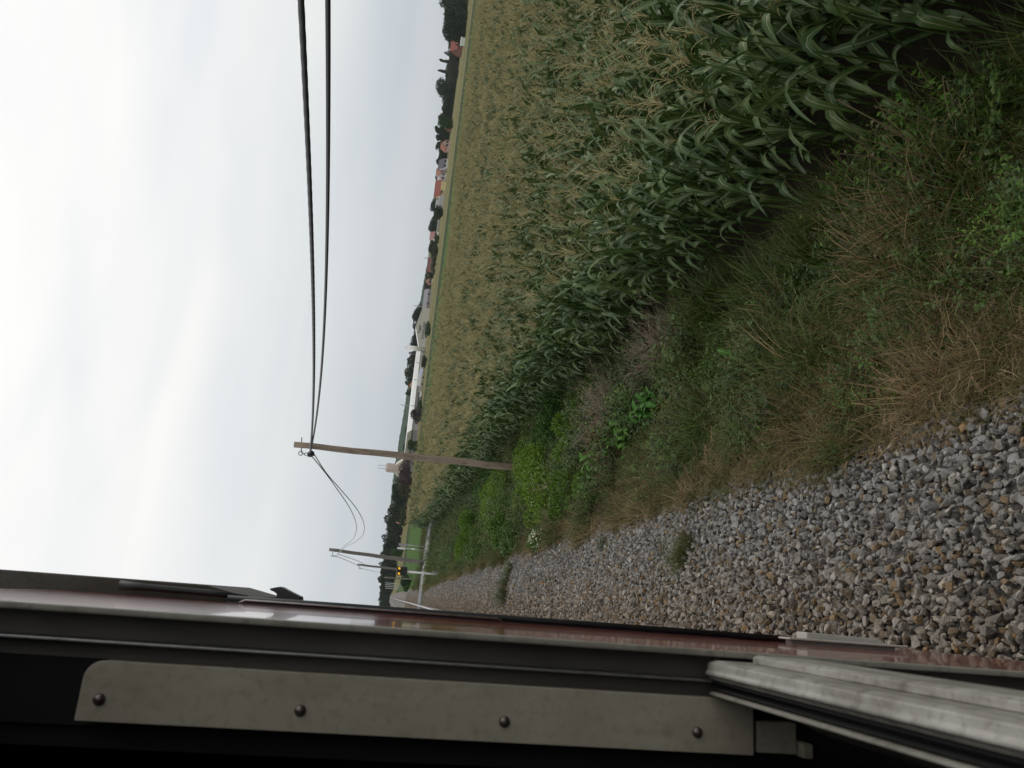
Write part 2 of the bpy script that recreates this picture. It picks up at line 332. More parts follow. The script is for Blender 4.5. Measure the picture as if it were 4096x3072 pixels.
# curved roof
pr = [(XW + .002, .822)] + [(-1.2527 + 1.2 * math.cos(a), .82 + .02 + .5 * math.sin(a)) for a in np.linspace(.12, math.pi - .12, 14)] + [(-2.46, .822)]
MB().prism(pr, 1, YB, YF).build("roof", M_roof, tr_root, bevel=.01)
MB().box((-2.3, YB + .5, -2.45), (-.25, YF - .4, -1.81)).build("underframe", M_black, tr_root)
# forward jamb of the window: lip, channel, sliding track, riveted panel
JZ0, JZ1 = -1.0, .56
MB().box((-.0437, .992, JZ0), (-.036, 1.012, JZ1)).box((-.0434, 1.0125, JZ0), (-.041, 1.062, JZ1)).build("frame_lip", M_beige, tr_root, bevel=.0025)
MB().box((-.0735, 1.045, JZ0), (-.0437, 1.05, JZ1)).box((-.0450, 1.0, JZ0), (-.0440, 1.045, JZ1)).box((-.097, 1.03, JZ0), (-.0755, 1.034, JZ1)).build("jamb_channel", M_groove, tr_root)
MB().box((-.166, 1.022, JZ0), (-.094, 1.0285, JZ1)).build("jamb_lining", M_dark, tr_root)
MB().box((-.0755, 1.0, JZ0), (-.0720, 1.045, JZ1)).build("guide_strip", M_steel, tr_root, bevel=.001)
pan = []
x0, x1, z0, z1, rr = -.158, -.0933, -.476, .325, .020
pan = [(x0, z0), (x1, z0)] + [(x1 - rr + rr * math.cos(a), z1 - rr + rr * math.sin(a)) for a in np.linspace(0, math.pi / 2, 7)] + [(x0, z1)]
pn = MB().prism(pan, 1, 1.0, 1.004).build("riveted_panel", M_panel, tr_root, bevel=.0012)
MB().box((-.158, 1.004, z0), (-.155, 1.02, z1 - .01)).box((-.0963, 1.004, z0), (-.0935, 1.02, z1 - .02)).build("panel_return", M_panel, pn)
me = None
for zz in (.303, .0816, -.1588, -.4018):
    zz = zz
    if me is None:
        bm = bmesh.new(); bmesh.ops.create_uvsphere(bm, u_segments=18, v_segments=12, radius=.0068)
        for v in bm.verts: v.co.y = -abs(v.co.y) * .75 if v.co.y < 0 else v.co.y * .1
        me = bpy.data.meshes.new("rivet"); bm.to_mesh(me); bm.free(); me.materials.append(M_rivet); me.polygons.foreach_set('use_smooth', [True] * len(me.polygons))
    o = link("rivet", me, pn); o.location = (-.1345, 1.0, zz)
# latch block under the panel
MB().box((-.155, 1.003, -.535), (-.118, 1.02, -.482)).box((-.157, .99, -.55), (-.14, 1.02, -.537)).build("latch_block", M_panel, tr_root, bevel=.002)
# lowered sash: top rail in profile, rubber seal and glass
sash = empty("sash"); sash.parent = tr_root
y0, y1 = -.33, .998
MB().prism([(-.0480, -.52), (-.0480, -.424), (-.0510, -.4145), (-.0600, -.4135), (-.0625, -.4105), (-.0655, -.4105), (-.0675, -.4155), (-.0715, -.419), (-.0715, -.52)], 1, y0, y1).build("top_rail", M_alu, sash, bevel=.0015)
MB().prism([(-.0372, -.53), (-.0372, -.462), (-.040, -.456), (-.0475, -.456), (-.0475, -.53)], 1, y0, y1 - .04).build("rail_flange", M_alu, sash, bevel=.001)
MB().prism([(-.0720, -.50), (-.0720, -.4225), (-.0745, -.419), (-.0760, -.430), (-.0790, -.431), (-.0805, -.421), (-.0835, -.422), (-.0850, -.432), (-.0850, -.50)], 1, y0, y1).build("rubber_seal", M_rubber, sash)
MB().prism([(-.0855, -.52), (-.0855, -.420), (-.0870, -.4165), (-.0895, -.4165), (-.0910, -.420), (-.0910, -.52)], 1, y0, y1).build("inner_lip", M_beige, sash, bevel=.001)
MB().prism([(-.0915, -.62), (-.0915, -.47), (-.104, -.485), (-.118, -.52), (-.118, -.62)], 1, y0, y1 - .09).build("pull_handle", M_alu, sash, bevel=.002)
gm, gt, gb = newmat("window_glass"); gb.inputs['Base Color'].default_value = (.8, .88, .86, 1); gb.inputs['Transmission Weight'].default_value = 1; gb.inputs['Roughness'].default_value = .02
MB().box((-.064, y0, -1.0), (-.058, y1 - .01, -.515)).build("glass", gm, sash)
# fittings further forward on the outside: door seal, grab rail, door-drive hood, lamp bracket, step
def oy(sx, sy, y):                 # seen point at distance y along the train, in the train's own axes
    p = at_y(sx, sy, y) - CAM; return np.array([p[0] + LEAN * p[2], p[1], p[2]])
sealp = []
MB().tube([(-.0350, 2.19, -1.15), (-.0345, 2.19, -.4), (-.034, 2.19, .1), (-.0345, 2.19, .40)], .0085, 12).tube([(-.047, 2.21, -1.15), (-.043, 2.21, -.4), (-.040, 2.21, .40)], .009, 12).build("door_seal", M_rubber, tr_root, smooth=True)
MB().box((XW + .0, 2.175, WZ0), (XW + .003, 2.183, .40)).build("door_edge", M_black, tr_root)
MB().tube([(-.043, 2.13, .36), (-.0355, 2.125, .345), (-.0350, 2.125, .2), (-.0355, 2.125, -.30), (-.043, 2.13, -.315)], .0028, 10).build("grab_rail", M_steel, tr_root, smooth=True)
hp = [(-.0062, 1.2), (-.0060, .47), (-.0300, .353), (-.048, .353), (-.055, 1.2)]
h0 = MB(); h0.prism(hp, 1, 2.25, 2.95).build("door_hood", mat("shaded_beige_cover", (.062, .058, .046), .6, .12, 10, spec=.25, grime=.3), tr_root, bevel=.004)  # beige cover, its backlit shade put into the darkened colour
MB().tube([(-.026, 2.2, 1.0), (-.026, 2.2, .665)], .0001, 6)
MB().tube([(-.0300, 2.2, .352), (-.0250, 2.2, .45), (-.0225, 2.2, .62), (-.0225, 2.2, .672)], [.006, .0085, .0095, .0135], 12).build("hood_seal", M_rubber, tr_root, smooth=True)
P = [oy(*q, 2.4) for q in ((1085, 2355), (1108, 2350), (1130, 2347), (1165, 2366), (1207, 2387), (1209, 2402), (1112, 2398), (1106, 2390), (1114, 2383), (1112, 2374), (1104, 2368), (1090, 2362))]
MB().prism([(p[0], p[2]) for p in P], 1, 2.36, 2.44).build("lamp_bracket", M_black, tr_root, bevel=.002)
M_hand = mat("pale_grey_casting", (.40, .38, .34), .5, .1, 20)
q0, q1 = oy(3114, 2552, 2.16)[2], oy(3580, 2577, 2.16)[2]
hd = MB().box((XW + .010, 2.10, q1), (XW + .016, 2.165, q0)).box((XW - .001, 2.13, q1 + .02), (XW + .010, 2.16, q0 - .02)).build("door_handle_base", M_hand, tr_root, bevel=.003)
ha, hb = oy(3205, 2540, 2.2), oy(3490, 2566, 2.2)
MB().hexa([(-.042, 2.17, hb[2] - .05), (hb[0] + .009, 2.17, hb[2]), (hb[0] + .009, 2.23, hb[2]), (-.042, 2.23, hb[2] - .05), (-.042, 2.17, ha[2]), (ha[0] + .009, 2.17, ha[2]), (ha[0] + .009, 2.23, ha[2]), (-.042, 2.23, ha[2])]).build("door_handle", M_hand, tr_root, bevel=.003)

# ================================================================== BALLAST (uncountable crushed stone)
def stone_mat():
    m, t, b = newmat("crushed_limestone"); N, L = t.nodes.new, t.links.new
    oi = N('ShaderNodeObjectInfo'); rp = N('ShaderNodeValToRGB'); rp.color_ramp.interpolation = 'CONSTANT'; e = rp.color_ramp.elements
    cols = [(0, (.225, .22, .215)), (.16, (.31, .305, .30)), (.32, (.265, .25, .225)), (.46, (.345, .34, .335)), (.58, (.20, .165, .125)), (.69, (.40, .39, .375)), (.79, (.27, .20, .125)), (.86, (.25, .24, .22)), (.955, (.44, .41, .36)), (.985, (.32, .21, .11))]
    e[0].position = 0; e[0].color = (*cols[0][1], 1); e[1].position = cols[1][0]; e[1].color = (*cols[1][1], 1)
    for p, c in cols[2:]: k = e.new(p); k.color = (*c, 1)
    L(oi.outputs['Random'], rp.inputs[0])
    tc = N('ShaderNodeTexCoord'); nz = N('ShaderNodeTexNoise'); nz.inputs['Scale'].default_value = 2.2; nz.inputs['Detail'].default_value = 8; L(tc.outputs['Object'], nz.inputs['Vector'])
    r2 = N('ShaderNodeValToRGB'); r2.color_ramp.elements[0].position = .3; r2.color_ramp.elements[0].color = (.58, .565, .54, 1); r2.color_ramp.elements[1].position = .72; r2.color_ramp.elements[1].color = (1.0, .99, .97, 1)
    L(nz.outputs[0], r2.inputs[0]); mm = N('ShaderNodeMixRGB'); mm.blend_type = 'MULTIPLY'; mm.inputs[0].default_value = 1; L(rp.outputs[0], mm.inputs[1]); L(r2.outputs[0], mm.inputs[2])
    # iron-brown brake dust near the rails: real staining across the track
    ge = N('ShaderNodeNewGeometry'); sp = N('ShaderNodeSeparateXYZ'); L(ge.outputs['Position'], sp.inputs[0])
    mr = N('ShaderNodeMapRange'); mr.inputs['From Min'].default_value = -.25; mr.inputs['From Max'].default_value = .75; mr.inputs['To Min'].default_value = .75; mr.inputs['To Max'].default_value = 0; L(sp.outputs[0], mr.inputs[0])
    m2 = N('ShaderNodeMixRGB'); m2.blend_type = 'MULTIPLY'; L(mr.outputs[0], m2.inputs[0]); L(mm.outputs[0], m2.inputs[1]); m2.inputs[2].default_value = (.92, .74, .56, 1)
    L(m2.outputs[0], b.inputs['Base Color']); b.inputs['Roughness'].default_value = .85; b.inputs['Specular IOR Level'].default_value = .25
    n3 = N('ShaderNodeTexNoise'); n3.inputs['Scale'].default_value = 6; n3.inputs['Detail'].default_value = 4; L(tc.outputs['Object'], n3.inputs['Vector'])
    bp = N('ShaderNodeBump'); bp.inputs['Strength'].default_value = .35; bp.inputs['Distance'].default_value = .15; L(n3.outputs[0], bp.inputs['Height']); L(bp.outputs[0], b.inputs['Normal'])
    return m
M_stone = stone_mat()
stones = []
for k in range(22):
    bm = bmesh.new(); ax = np.array([1, rng.uniform(.62, .95), rng.uniform(.45, .75)])
    pts = rng.normal(size=(int(rng.integers(9, 16)), 3)); pts /= np.linalg.norm(pts, axis=1)[:, None]; pts *= .5 * ax * rng.uniform(.85, 1.08, (len(pts), 1))
    for p in pts: bm.verts.new(p)
    r = bmesh.ops.convex_hull(bm, input=bm.verts)
    bmesh.ops.delete(bm, geom=[v for v in bm.verts if not v.link_faces], context='VERTS')
    bmesh.ops.bevel(bm, geom=list(bm.edges), offset=.022, segments=1, affect='EDGES')
    bmesh.ops.recalc_face_normals(bm, faces=bm.faces)
    me = bpy.data.meshes.new("stone"); bm.to_mesh(me); bm.free(); me.materials.append(M_stone); stones.append(me)
PP, SS = [], []
def ballast_patch(x0, x1, y0, y1, d, s0, s1, lift):
    nx, ny = int((x1 - x0) / d), int((y1 - y0) / d)
    X, Y = np.meshgrid(np.linspace(x0, x1, nx), np.linspace(y0, y1, ny)); X = X.ravel() + rng.uniform(-.5, .5, X.size) * d; Y = Y.ravel() + rng.uniform(-.5, .5, Y.size) * d
    edge = 1.34 + .25 * (vnoise(Y * .9, Y * 0 + 1, 8) - .5) - np.interp(Y, [0, 12, 20, 45, 62], [0, 0, .04, .18, .45])
    k = (X < edge + rng.normal(0, .06, X.size)); X, Y = X[k], Y[k]
    Z = prof(X) + lift + rng.uniform(-.012, .02, X.size) + .035 * (vnoise(X * 2.3, Y * 2.3, 4) - .5)
    PP.append(np.stack([X, Y, Z], -1)); SS.append(s0 + (s1 - s0) * rng.random(X.size) ** 1.6)
ballast_patch(-.62, 1.6, 2.2, 13, .038, .045, .085, .016)
ballast_patch(-.62, 1.6, 2.2, 13, .062, .055, .105, .040)
ballast_patch(-.62, 1.5, 13, 30, .058, .05, .10, .02)
ballast_patch(-.62, 1.5, 13, 30, .12, .06, .10, .045)
ballast_patch(-2.6, 1.3, 30, 62, .085, .06, .11, .02)
ballast_patch(-.62, 1.6, -4, 2.2, .07, .05, .10, .02)
ballast_patch(-3.9, .9, 69.5, 110, .14, .09, .14, .03)
P = np.concatenate(PP); s = np.concatenate(SS)
tag(scatter("ballast_stones", stones, P, rng.uniform(0, 6.28, (len(P), 3)), s, rng.integers(0, len(stones), len(P))), kind='stuff')

# ================================================================== PLANTS: meshes
def strips_mesh(name, strips, mats, midx=None):
    """strips: list of (pts (n,3), width (n,), side (n,3), matindex, fold) -> one mesh with UV.x across each strip"""
    V_, F_, UV, MI = [], [], [], []; o = 0
    for pts, w, side, mi, fold in strips:
        pts = np.asarray(pts); n = len(pts); side = np.asarray(side); w = np.asarray(w)[:, None]
        Lf, Rt = pts - side * w / 2, pts + side * w / 2
        if fold is None:
            V_.append(np.stack([Lf, Rt], 1).reshape(-1, 3))
            for i in range(n - 1): F_.append((o + 2 * i, o + 2 * i + 1, o + 2 * i + 3, o + 2 * i + 2)); UV += [(0, 0), (1, 0), (1, 1), (0, 1)]; MI.append(mi)
            o += 2 * n
        else:
            Cn = pts - np.asarray(fold)
            V_.append(np.stack([Lf, Cn, Rt], 1).reshape(-1, 3))
            for i in range(n - 1):
                F_.append((o + 3 * i, o + 3 * i + 1, o + 3 * i + 4, o + 3 * i + 3)); UV += [(0, 0), (.5, 0), (.5, 1), (0, 1)]; MI.append(mi)
                F_.append((o + 3 * i + 1, o + 3 * i + 2, o + 3 * i + 5, o + 3 * i + 4)); UV += [(.5, 0), (1, 0), (1, 1), (.5, 1)]; MI.append(mi)
            o += 3 * n
    me = bpy.data.meshes.new(name); me.from_pydata(np.concatenate(V_).tolist(), [], F_)
    for m in mats: me.materials.append(m)
    ul = me.uv_layers.new(name="UVMap"); ul.data.foreach_set('uv', np.asarray(UV, np.float32).ravel())
    me.polygons.foreach_set('material_index', MI); me.polygons.foreach_set('use_smooth', [True] * len(F_)); return me
def join_meshes(name, ms):
    bm = bmesh.new(); mats = []
    for me in ms:
        n0 = len(bm.faces); bm.from_mesh(me); bm.faces.ensure_lookup_table()
        off = len(mats); mats += list(me.materials)
        for f in bm.faces[n0:]: f.material_index += off
    o = bpy.data.meshes.new(name); bm.to_mesh(o); bm.free()
    for m in mats: o.materials.append(m)
    return o
def leaf_curve(base, az, el0, droop, length, n, sway=0.0):
    d = np.array([math.cos(az), math.sin(az), 0]); pts = [np.array(base, float)]; el = el0; st = length / (n - 1)
    for i in range(n - 1):
        t = i / (n - 2); a2 = az + sway * t * t
        dd = np.array([math.cos(a2), math.sin(a2), 0]); pts.append(pts[-1] + st * (dd * math.cos(el) + np.array([0, 0, math.sin(el)])))
        el -= droop / (n - 2) * (.5 + 1.1 * t)
        el = max(el, -1.45)
    return np.array(pts)
M_cornleaf = plantmat("maize_leaf", (.018, .056, .006), (.085, .135, .028), rough=.48, trans=.10, spec=.46, midrib=(.24, .26, .14))
M_cornstalk = plantmat("maize_stalk", (.035, .075, .012), (.07, .11, .025), rough=.5, trans=0)
M_tassel = plantmat("maize_tassel", (.33, .285, .125), (.49, .43, .23), rough=.8, trans=.15, spec=.2)
def bent_leaf(base, az, el, arch, kink, tk, length, n, sway):
    pts = [np.array(base, float)]; st = length / (n - 1)
    for i in range(n - 1):
        t = i / (n - 2); e2 = max(-1.5, el - arch * t - kink / (1 + math.exp(-(t - tk) * 16))); a2 = az + sway * max(0, t - tk * .7)
        pts.append(pts[-1] + st * np.array([math.cos(a2) * math.cos(e2), math.sin(a2) * math.cos(e2), math.sin(e2)]))
    return np.array(pts)
def corn(seed, lod=0):
    r = np.random.default_rng(seed); H = r.uniform(2.0, 2.35); lean = r.normal(0, .04, 2)
    def sp(z): return np.array([lean[0] * z * z / H, lean[1] * z * z / H, z])
    st = MB().tube([sp(z) for z in np.linspace(-.05, H, 5 if lod else 8)], np.linspace(.013, .005, 5 if lod else 8), 4 if lod else 6, False).mesh("stalk", M_cornstalk, True, fix=False)
    S_ = []; nl = 11; az = r.uniform(0, 6.28)
    for i in range(nl):
        z = .55 + (H - .68) * i / (nl - 1) ; az += math.pi + r.normal(0, .3)
        top = i / (nl - 1); ln = (.46 + .36 * math.sin(math.pi * min(1, top * .85 + .08))) * r.uniform(.85, 1.1) * (1 if top < .85 else .75)
        n = 6 if lod else 11
        if r.random() < .16 + .25 * top: p = leaf_curve(sp(z), az, r.uniform(.85, 1.3), r.uniform(.2, 1.0), ln, n, r.normal(0, .4))      # stiff leaf
        else: p = bent_leaf(sp(z), az, r.uniform(.7, 1.2), r.uniform(.15, .6), r.uniform(1.5, 2.5), r.uniform(.28, .66), ln, n, r.normal(0, .6))
        t = np.linspace(0, 1, n); w = .112 * np.minimum(1, .42 + 1.5 * t) * (1 - t ** 2.2) * r.uniform(.75, 1.1) * (1 if top < .8 else .75) + .002
        tan = np.gradient(p, axis=0); tan /= np.linalg.norm(tan, axis=1)[:, None]
        side = np.cross(tan, [0, 0, 1.]); side /= np.linalg.norm(side, axis=1)[:, None] + 1e-6
        nr = np.cross(side, tan); tw = r.normal(0, 1.1) * t ** 1.3 + .28 * np.sin(t * r.uniform(9, 15) + r.uniform(0, 6))
        side = side * np.cos(tw)[:, None] + nr * np.sin(tw)[:, None]
        S_.append((p, w, side, 0, None if lod else np.cross(side, tan) * (w * .13)[:, None]))
    lf = strips_mesh("foliage", S_, [M_cornleaf])
    T = MB(); base = sp(H - .02); nb = int(r.integers(7, 12)); rad = .0056 if lod else .0034
    T.tube([base, base + [r.normal(0, .02), r.normal(0, .02), .18], base + [r.normal(0, .05), r.normal(0, .05), .34]], [rad * 1.1, rad, rad * .6], 3, False)
    for i in range(nb):
        a = r.uniform(0, 6.28); p = leaf_curve(base + np.array([0, 0, .015 * i]), a, r.uniform(.8, 1.35), r.uniform(.5, 2.1), r.uniform(.18, .31), 4 if lod else 6)
        T.tube(p, np.linspace(rad, rad * .6, len(p)), 3, False)
    ta = T.mesh("tassel", M_tassel, True, fix=False)
    return st, lf, ta
CORN = [corn(100 + k) for k in range(8)]
CORN_FULL = [join_meshes("maize_%d" % k, c) for k, c in enumerate(CORN)]
CORN_LOD = [join_meshes("maize_far_%d" % k, corn(200 + k, 1)) for k in range(8)]
# rows parallel to the field edge
pos = []
FE = [(-60, 71), (0, 71), (16, 78), (30, 80), (60, 82), (120, 86)]   # far edge as depth along the view over the plain
for rw in range(0, 130):
    off = .72 * rw; yy = np.arange(-4 if rw < 12 else 4, 110, .17 if rw < 14 else .2)
    yy = yy + rng.normal(0, .035, yy.size); xx = corn_edge(yy) + off + rng.normal(0, .05, yy.size)
    pos.append(np.stack([xx, yy, np.full(xx.size, rw)], -1))
pos = np.concatenate(pos)
dep = pos[:, 0] * FH[0] + pos[:, 1] * FH[1]; lat = pos[:, 0] * RH[0] + pos[:, 1] * RH[1]
lim = np.interp(lat, [p[0] for p in FE], [p[1] for p in FE])
front = np.clip((78 - dep) / 30, 0, 1)
keep = (dep < lim + rng.normal(0, .5, len(pos))) & (dep > 1.0) & (lat < dep * .60 + 4) 
keep &= rng.random(len(pos)) < np.where(pos[:, 2] < 12, .96, .86)
pos, dep, lat = pos[keep], dep[keep], lat[keep]
z = gz(pos[:, 0], pos[:, 1]); rotz = rng.uniform(0, 6.28, len(pos)); scl = rng.uniform(.86, 1.09, len(pos)) * np.where(pos[:, 2] < 2, .97, 1)
scl *= 1 - .10 * np.clip(vnoise(pos[:, 0] * .12, pos[:, 1] * .12, 12) - .55, 0, 1) * 2
vis = lat < dep * .512 + .6
dist = np.hypot(pos[:, 0], pos[:, 1]); order = np.argsort(np.where(vis & (dep > 2), dist + pos[:, 2] * .5, 1e6)); sel = order[:290]; rest = np.setdiff1d(np.arange(len(pos)), sel)
for n_, i in enumerate(sel):
    k = n_ % len(CORN); o = link("corn_plant", CORN[k][0])
    o.location = (float(pos[i, 0]), float(pos[i, 1]), float(z[i])); o.rotation_euler = (rng.normal(0, .03), rng.normal(0, .03), rotz[i]); o.scale = [float(scl[i])] * 3
    tag(o, "tall green corn plant with drooping leaves in the nearest rows of the field", "corn plant", "corn plants in the nearest rows")
    link("foliage", CORN[k][1], o); link("tassel", CORN[k][2], o)
for nm, m_, pr_ in (("cornfield", dist[rest] < 22, CORN_FULL), ("far_cornfield", dist[rest] >= 22, CORN_LOD)):
    q = rest[m_]; P = np.stack([pos[q, 0], pos[q, 1], z[q]], -1); rt = np.stack([rng.normal(0, .05, len(q)), rng.normal(0, .05, len(q)), rotz[q]], -1)
    tag(scatter(nm, pr_, P, rt, scl[q], rng.integers(0, 8, len(q))), kind='stuff')

# ---- verge plants
M_dry = plantmat("dry_grass_blade", (.12, .080, .036), (.36, .26, .135), rough=.75, trans=.14, spec=.15)
M_green = plantmat("green_grass_blade", (.017, .043, .002), (.075, .115, .010), rough=.5, trans=.14, spec=.3)
M_olive = plantmat("olive_grass_blade", (.036, .046, .008), (.125, .115, .032), rough=.6, trans=.14, spec=.2)
M_weed = plantmat("weed_leaf", (.014, .042, .002), (.062, .110, .008), rough=.5, trans=.14, spec=.35)
M_bright = plantmat("bright_weed_leaf", (.040, .115, .006), (.10, .185, .014), rough=.5, trans=.14, spec=.35)
M_stem = plantmat("weed_stem", (.06, .055, .025), (.13, .10, .055), rough=.7, trans=0, spec=.2)
M_twig = plantmat("dead_twig", (.22, .17, .125), (.36, .29, .22), rough=.8, trans=0, spec=.15)
M_flower = mat("cream_petal", (.70, .70, .50), .7, .1, 30, spec=.2)
def tuft(seed, m, n, h, spread, w=.0042, arch=1.3, lean=.35):
    r = np.random.default_rng(seed); S_ = []
    la = r.uniform(0, 6.28)
    for i in range(n):
        a = r.uniform(0, 6.28); q = spread * r.random() ** .5; b0 = (q * math.cos(a), q * math.sin(a), -.02); a2 = a + r.normal(0, .8)
        p = leaf_curve(b0, a2, r.uniform(.85, 1.5), r.uniform(.2, arch), h * r.uniform(.45, 1.1), 5); p[:, 0] += lean * p[:, 2] ** 2 * math.cos(la); p[:, 1] += lean * p[:, 2] ** 2 * math.sin(la)
        t = np.linspace(0, 1, 5); sd = np.array([-math.sin(a2 + r.normal(0, .6)), math.cos(a2), 0]); sd /= np.linalg.norm(sd)
        S_.append((p, w * (1 - .85 * t ** 1.5) * r.uniform(.7, 1.3), np.repeat(sd[None], 5, 0), 0, None))
    return strips_mesh("tuft", S_, [m])
def litter(seed, m, n, r0, w):
    r = np.random.default_rng(seed); S_ = []
    for i in range(n):
        a = r.uniform(0, 6.28); c = np.array([r.normal(0, r0), r.normal(0, r0), r.uniform(.0, .10)]); p = leaf_curve(c, a, r.uniform(-.1, .55), r.uniform(.0, .9), r.uniform(.10, .27), 4, r.normal(0, .8)); p[:, 2] = np.maximum(p[:, 2], 0)
        sd = np.array([-math.sin(a), math.cos(a), r.normal(0, .4)]); sd /= np.linalg.norm(sd); S_.append((p, w * np.array([.8, 1, .8, .2]) * r.uniform(.6, 1.3), np.repeat(sd[None], 4, 0), 0, None))
    return strips_mesh("litter", S_, [m])
def leafquad(c, d, nrm, l, w):     # small leaf: base c, along d, 4 points strip
    t = np.array([0, .45, 1.0]); p = c + np.outer(t * l, d); p += np.outer(np.array([0, .12, 0.]) * l, nrm)
    sd = np.cross(d, nrm); sd /= np.linalg.norm(sd) + 1e-6
    return (p, np.array([.15, 1, .05]) * w, np.repeat(sd[None], 3, 0))
def sprig(seed, m, h, nst, nleaf, ll, spread, bushy=.6):
    r = np.random.default_rng(seed); S_ = []; st = MB()
    for i in range(nst):
        a = r.uniform(0, 6.28); q = spread * r.random() ** .5 * .5; hh = h * r.uniform(.55, 1.1)
        p = leaf_curve((q * math.cos(a), q * math.sin(a), -.02), a + r.normal(0, .6), r.uniform(.9, 1.5), r.uniform(.1, .7), hh, 6)
        S_.append((p, np.full(6, .005), np.repeat(np.array([[math.sin(a), -math.cos(a), 0]]), 6, 0), 1, None))
        for k in range(nleaf):
            u = r.uniform(.15, 1) * 4.999; j = int(u); c = p[j] * (1 - u + j) + p[j + 1] * (u - j)
            d = r.normal(size=3); d[2] = abs(d[2]) * .5 * r.choice([1, 1, -1]); d /= np.linalg.norm(d); n_ = np.array([r.normal(0, .4), r.normal(0, .4), 1]); n_ /= np.linalg.norm(n_)
            l = ll * r.uniform(.6, 1.3); c = c + d * bushy * ll * r.random()
            pp, w, sd = leafquad(c, d, n_, l, l * r.uniform(.35, .6)); S_.append((pp, w, sd, 0, None))
    return strips_mesh("sprig", S_, [m, M_stem])
T_dry = [tuft(300 + k, M_dry, 42, .46, .09, .0062, 1.7, .9) for k in range(5)]
T_olive = [tuft(320 + k, M_olive, 44, .42, .10, .0066, 1.6, .6) for k in range(5)]
T_green = [tuft(340 + k, M_green, 42, .52, .10, .0082, 1.8, .5) for k in range(5)]
T_weed = [sprig(360 + k, M_weed, .46, 8, 34, .038, .17) for k in range(5)]
T_bright = [sprig(380 + k, M_bright, .40, 9, 36, .031, .16) for k in range(4)]
T_dead = [sprig(400 + k, M_stem, .55, 9, 9, .02, .15) for k in range(3)]
M_lit1 = plantmat("straw_litter", (.08, .058, .03), (.28, .205, .115), rough=.8, trans=.05, spec=.1); M_lit2 = plantmat("brown_litter", (.04, .033, .015), (.14, .105, .055), rough=.85, trans=.05, spec=.1)
T_lit = [litter(420 + k, (M_lit1, M_olive, M_lit2)[k % 3], 70, .11, .0046) for k in range(6)]
protos = T_dry + T_olive + T_green + T_weed + T_bright + T_dead + T_lit
i0 = dict(dry=(0, 5), olive=(5, 10), green=(10, 15), weed=(15, 20), bright=(20, 24), dead=(24, 27))
PV, RV, SV, IV = [], [], [], []
# x, y, half widths, height, seed, colour, flowers, label of each single shrub on the bank
CLEAR = [(3.6, 13.9, .55, .9), (4.1, 11.4, .45, .8), (3.05, 10.9, .33, .55), (2.75, 12.1, .28, .4), (2.45, 13.6, .3, .45)]
SHRUBS = [
    (4.55, 23.6, .65, 1.2, .80, 501, 'y', 0, "rounded yellowish green shrub growing at the foot of the near wooden pole"),
    (3.4, 20.8, 1.0, 1.5, .85, 502, 'y', 0, "bright leafy shrub in front of the pole shrub, in the middle of the bank"),
    (4.75, 19.6, .75, 1.3, 1.0, 503, 'b', 0, "deep green bramble shrub against the corn just before the near wooden pole"),
    (2.75, 18.6, .8, 1.1, .8, 504, 'y', 50, "green shrub dotted with cream flowers below the near wooden pole"),
    (3.5, 28.5, 1.0, 2.0, 1.0, 505, 'y', 0, "long pale green shrub just beyond the near wooden pole"),
    (2.35, 24.0, .8, 1.6, .85, 506, 'b', 40, "low dark shrub with a few cream flowers beside the ballast level with the pole"),
    (5.0, 31.5, .7, 2.4, 1.1, 507, 'b', 0, "dark green shrub along the corn's far end past the near pole"),
    (3.0, 36.0, 1.1, 2.8, 1.0, 508, 'y', 0, "spreading yellow green shrub midway between the two wooden poles"),
    (1.5, 17.2, .36, .7, .5, 509, 'b', 170, "leafy plant crowned with a dense patch of cream flowers at the ballast edge"),
    (3.75, 17.0, .75, 1.0, .85, 516, 'y', 0, "fresh green shrub beside the dead brown shrub, on its side towards the pole"),
    (2.25, 16.2, .65, .9, .6, 517, 'y', 0, "low fresh green shrub just below the bare grey branches"),
    (4.45, 15.6, .5, 1.0, .8, 510, 'd', 0, "dark leafy shrub touching the corn beside the dead brown shrub"),
    (2.2, 14.4, .44, .8, .5, 511, 'y', 0, "low spreading green plant at the dry ballast verge level with the dead brown shrub"),
    (2.0, 29.5, .7, 2.0, .75, 512, 'd', 0, "olive dark shrub hugging the ballast beyond the near pole"),
    (1.7, 21.0, .5, 1.2, .55, 513, 'd', 15, "small dark shrub with scattered cream flowers at the ballast edge before the weed line"),
    (2.9, 8.6, .44, .6, .5, 514, 'd', 0, "dark low leafy plant in the middle of the nearest weeds"),
    (3.25, 6.4, .42, .55, .5, 515, 'd', 0, "dark green leafy plant nearest the camera at the corn's shadowed foot")]
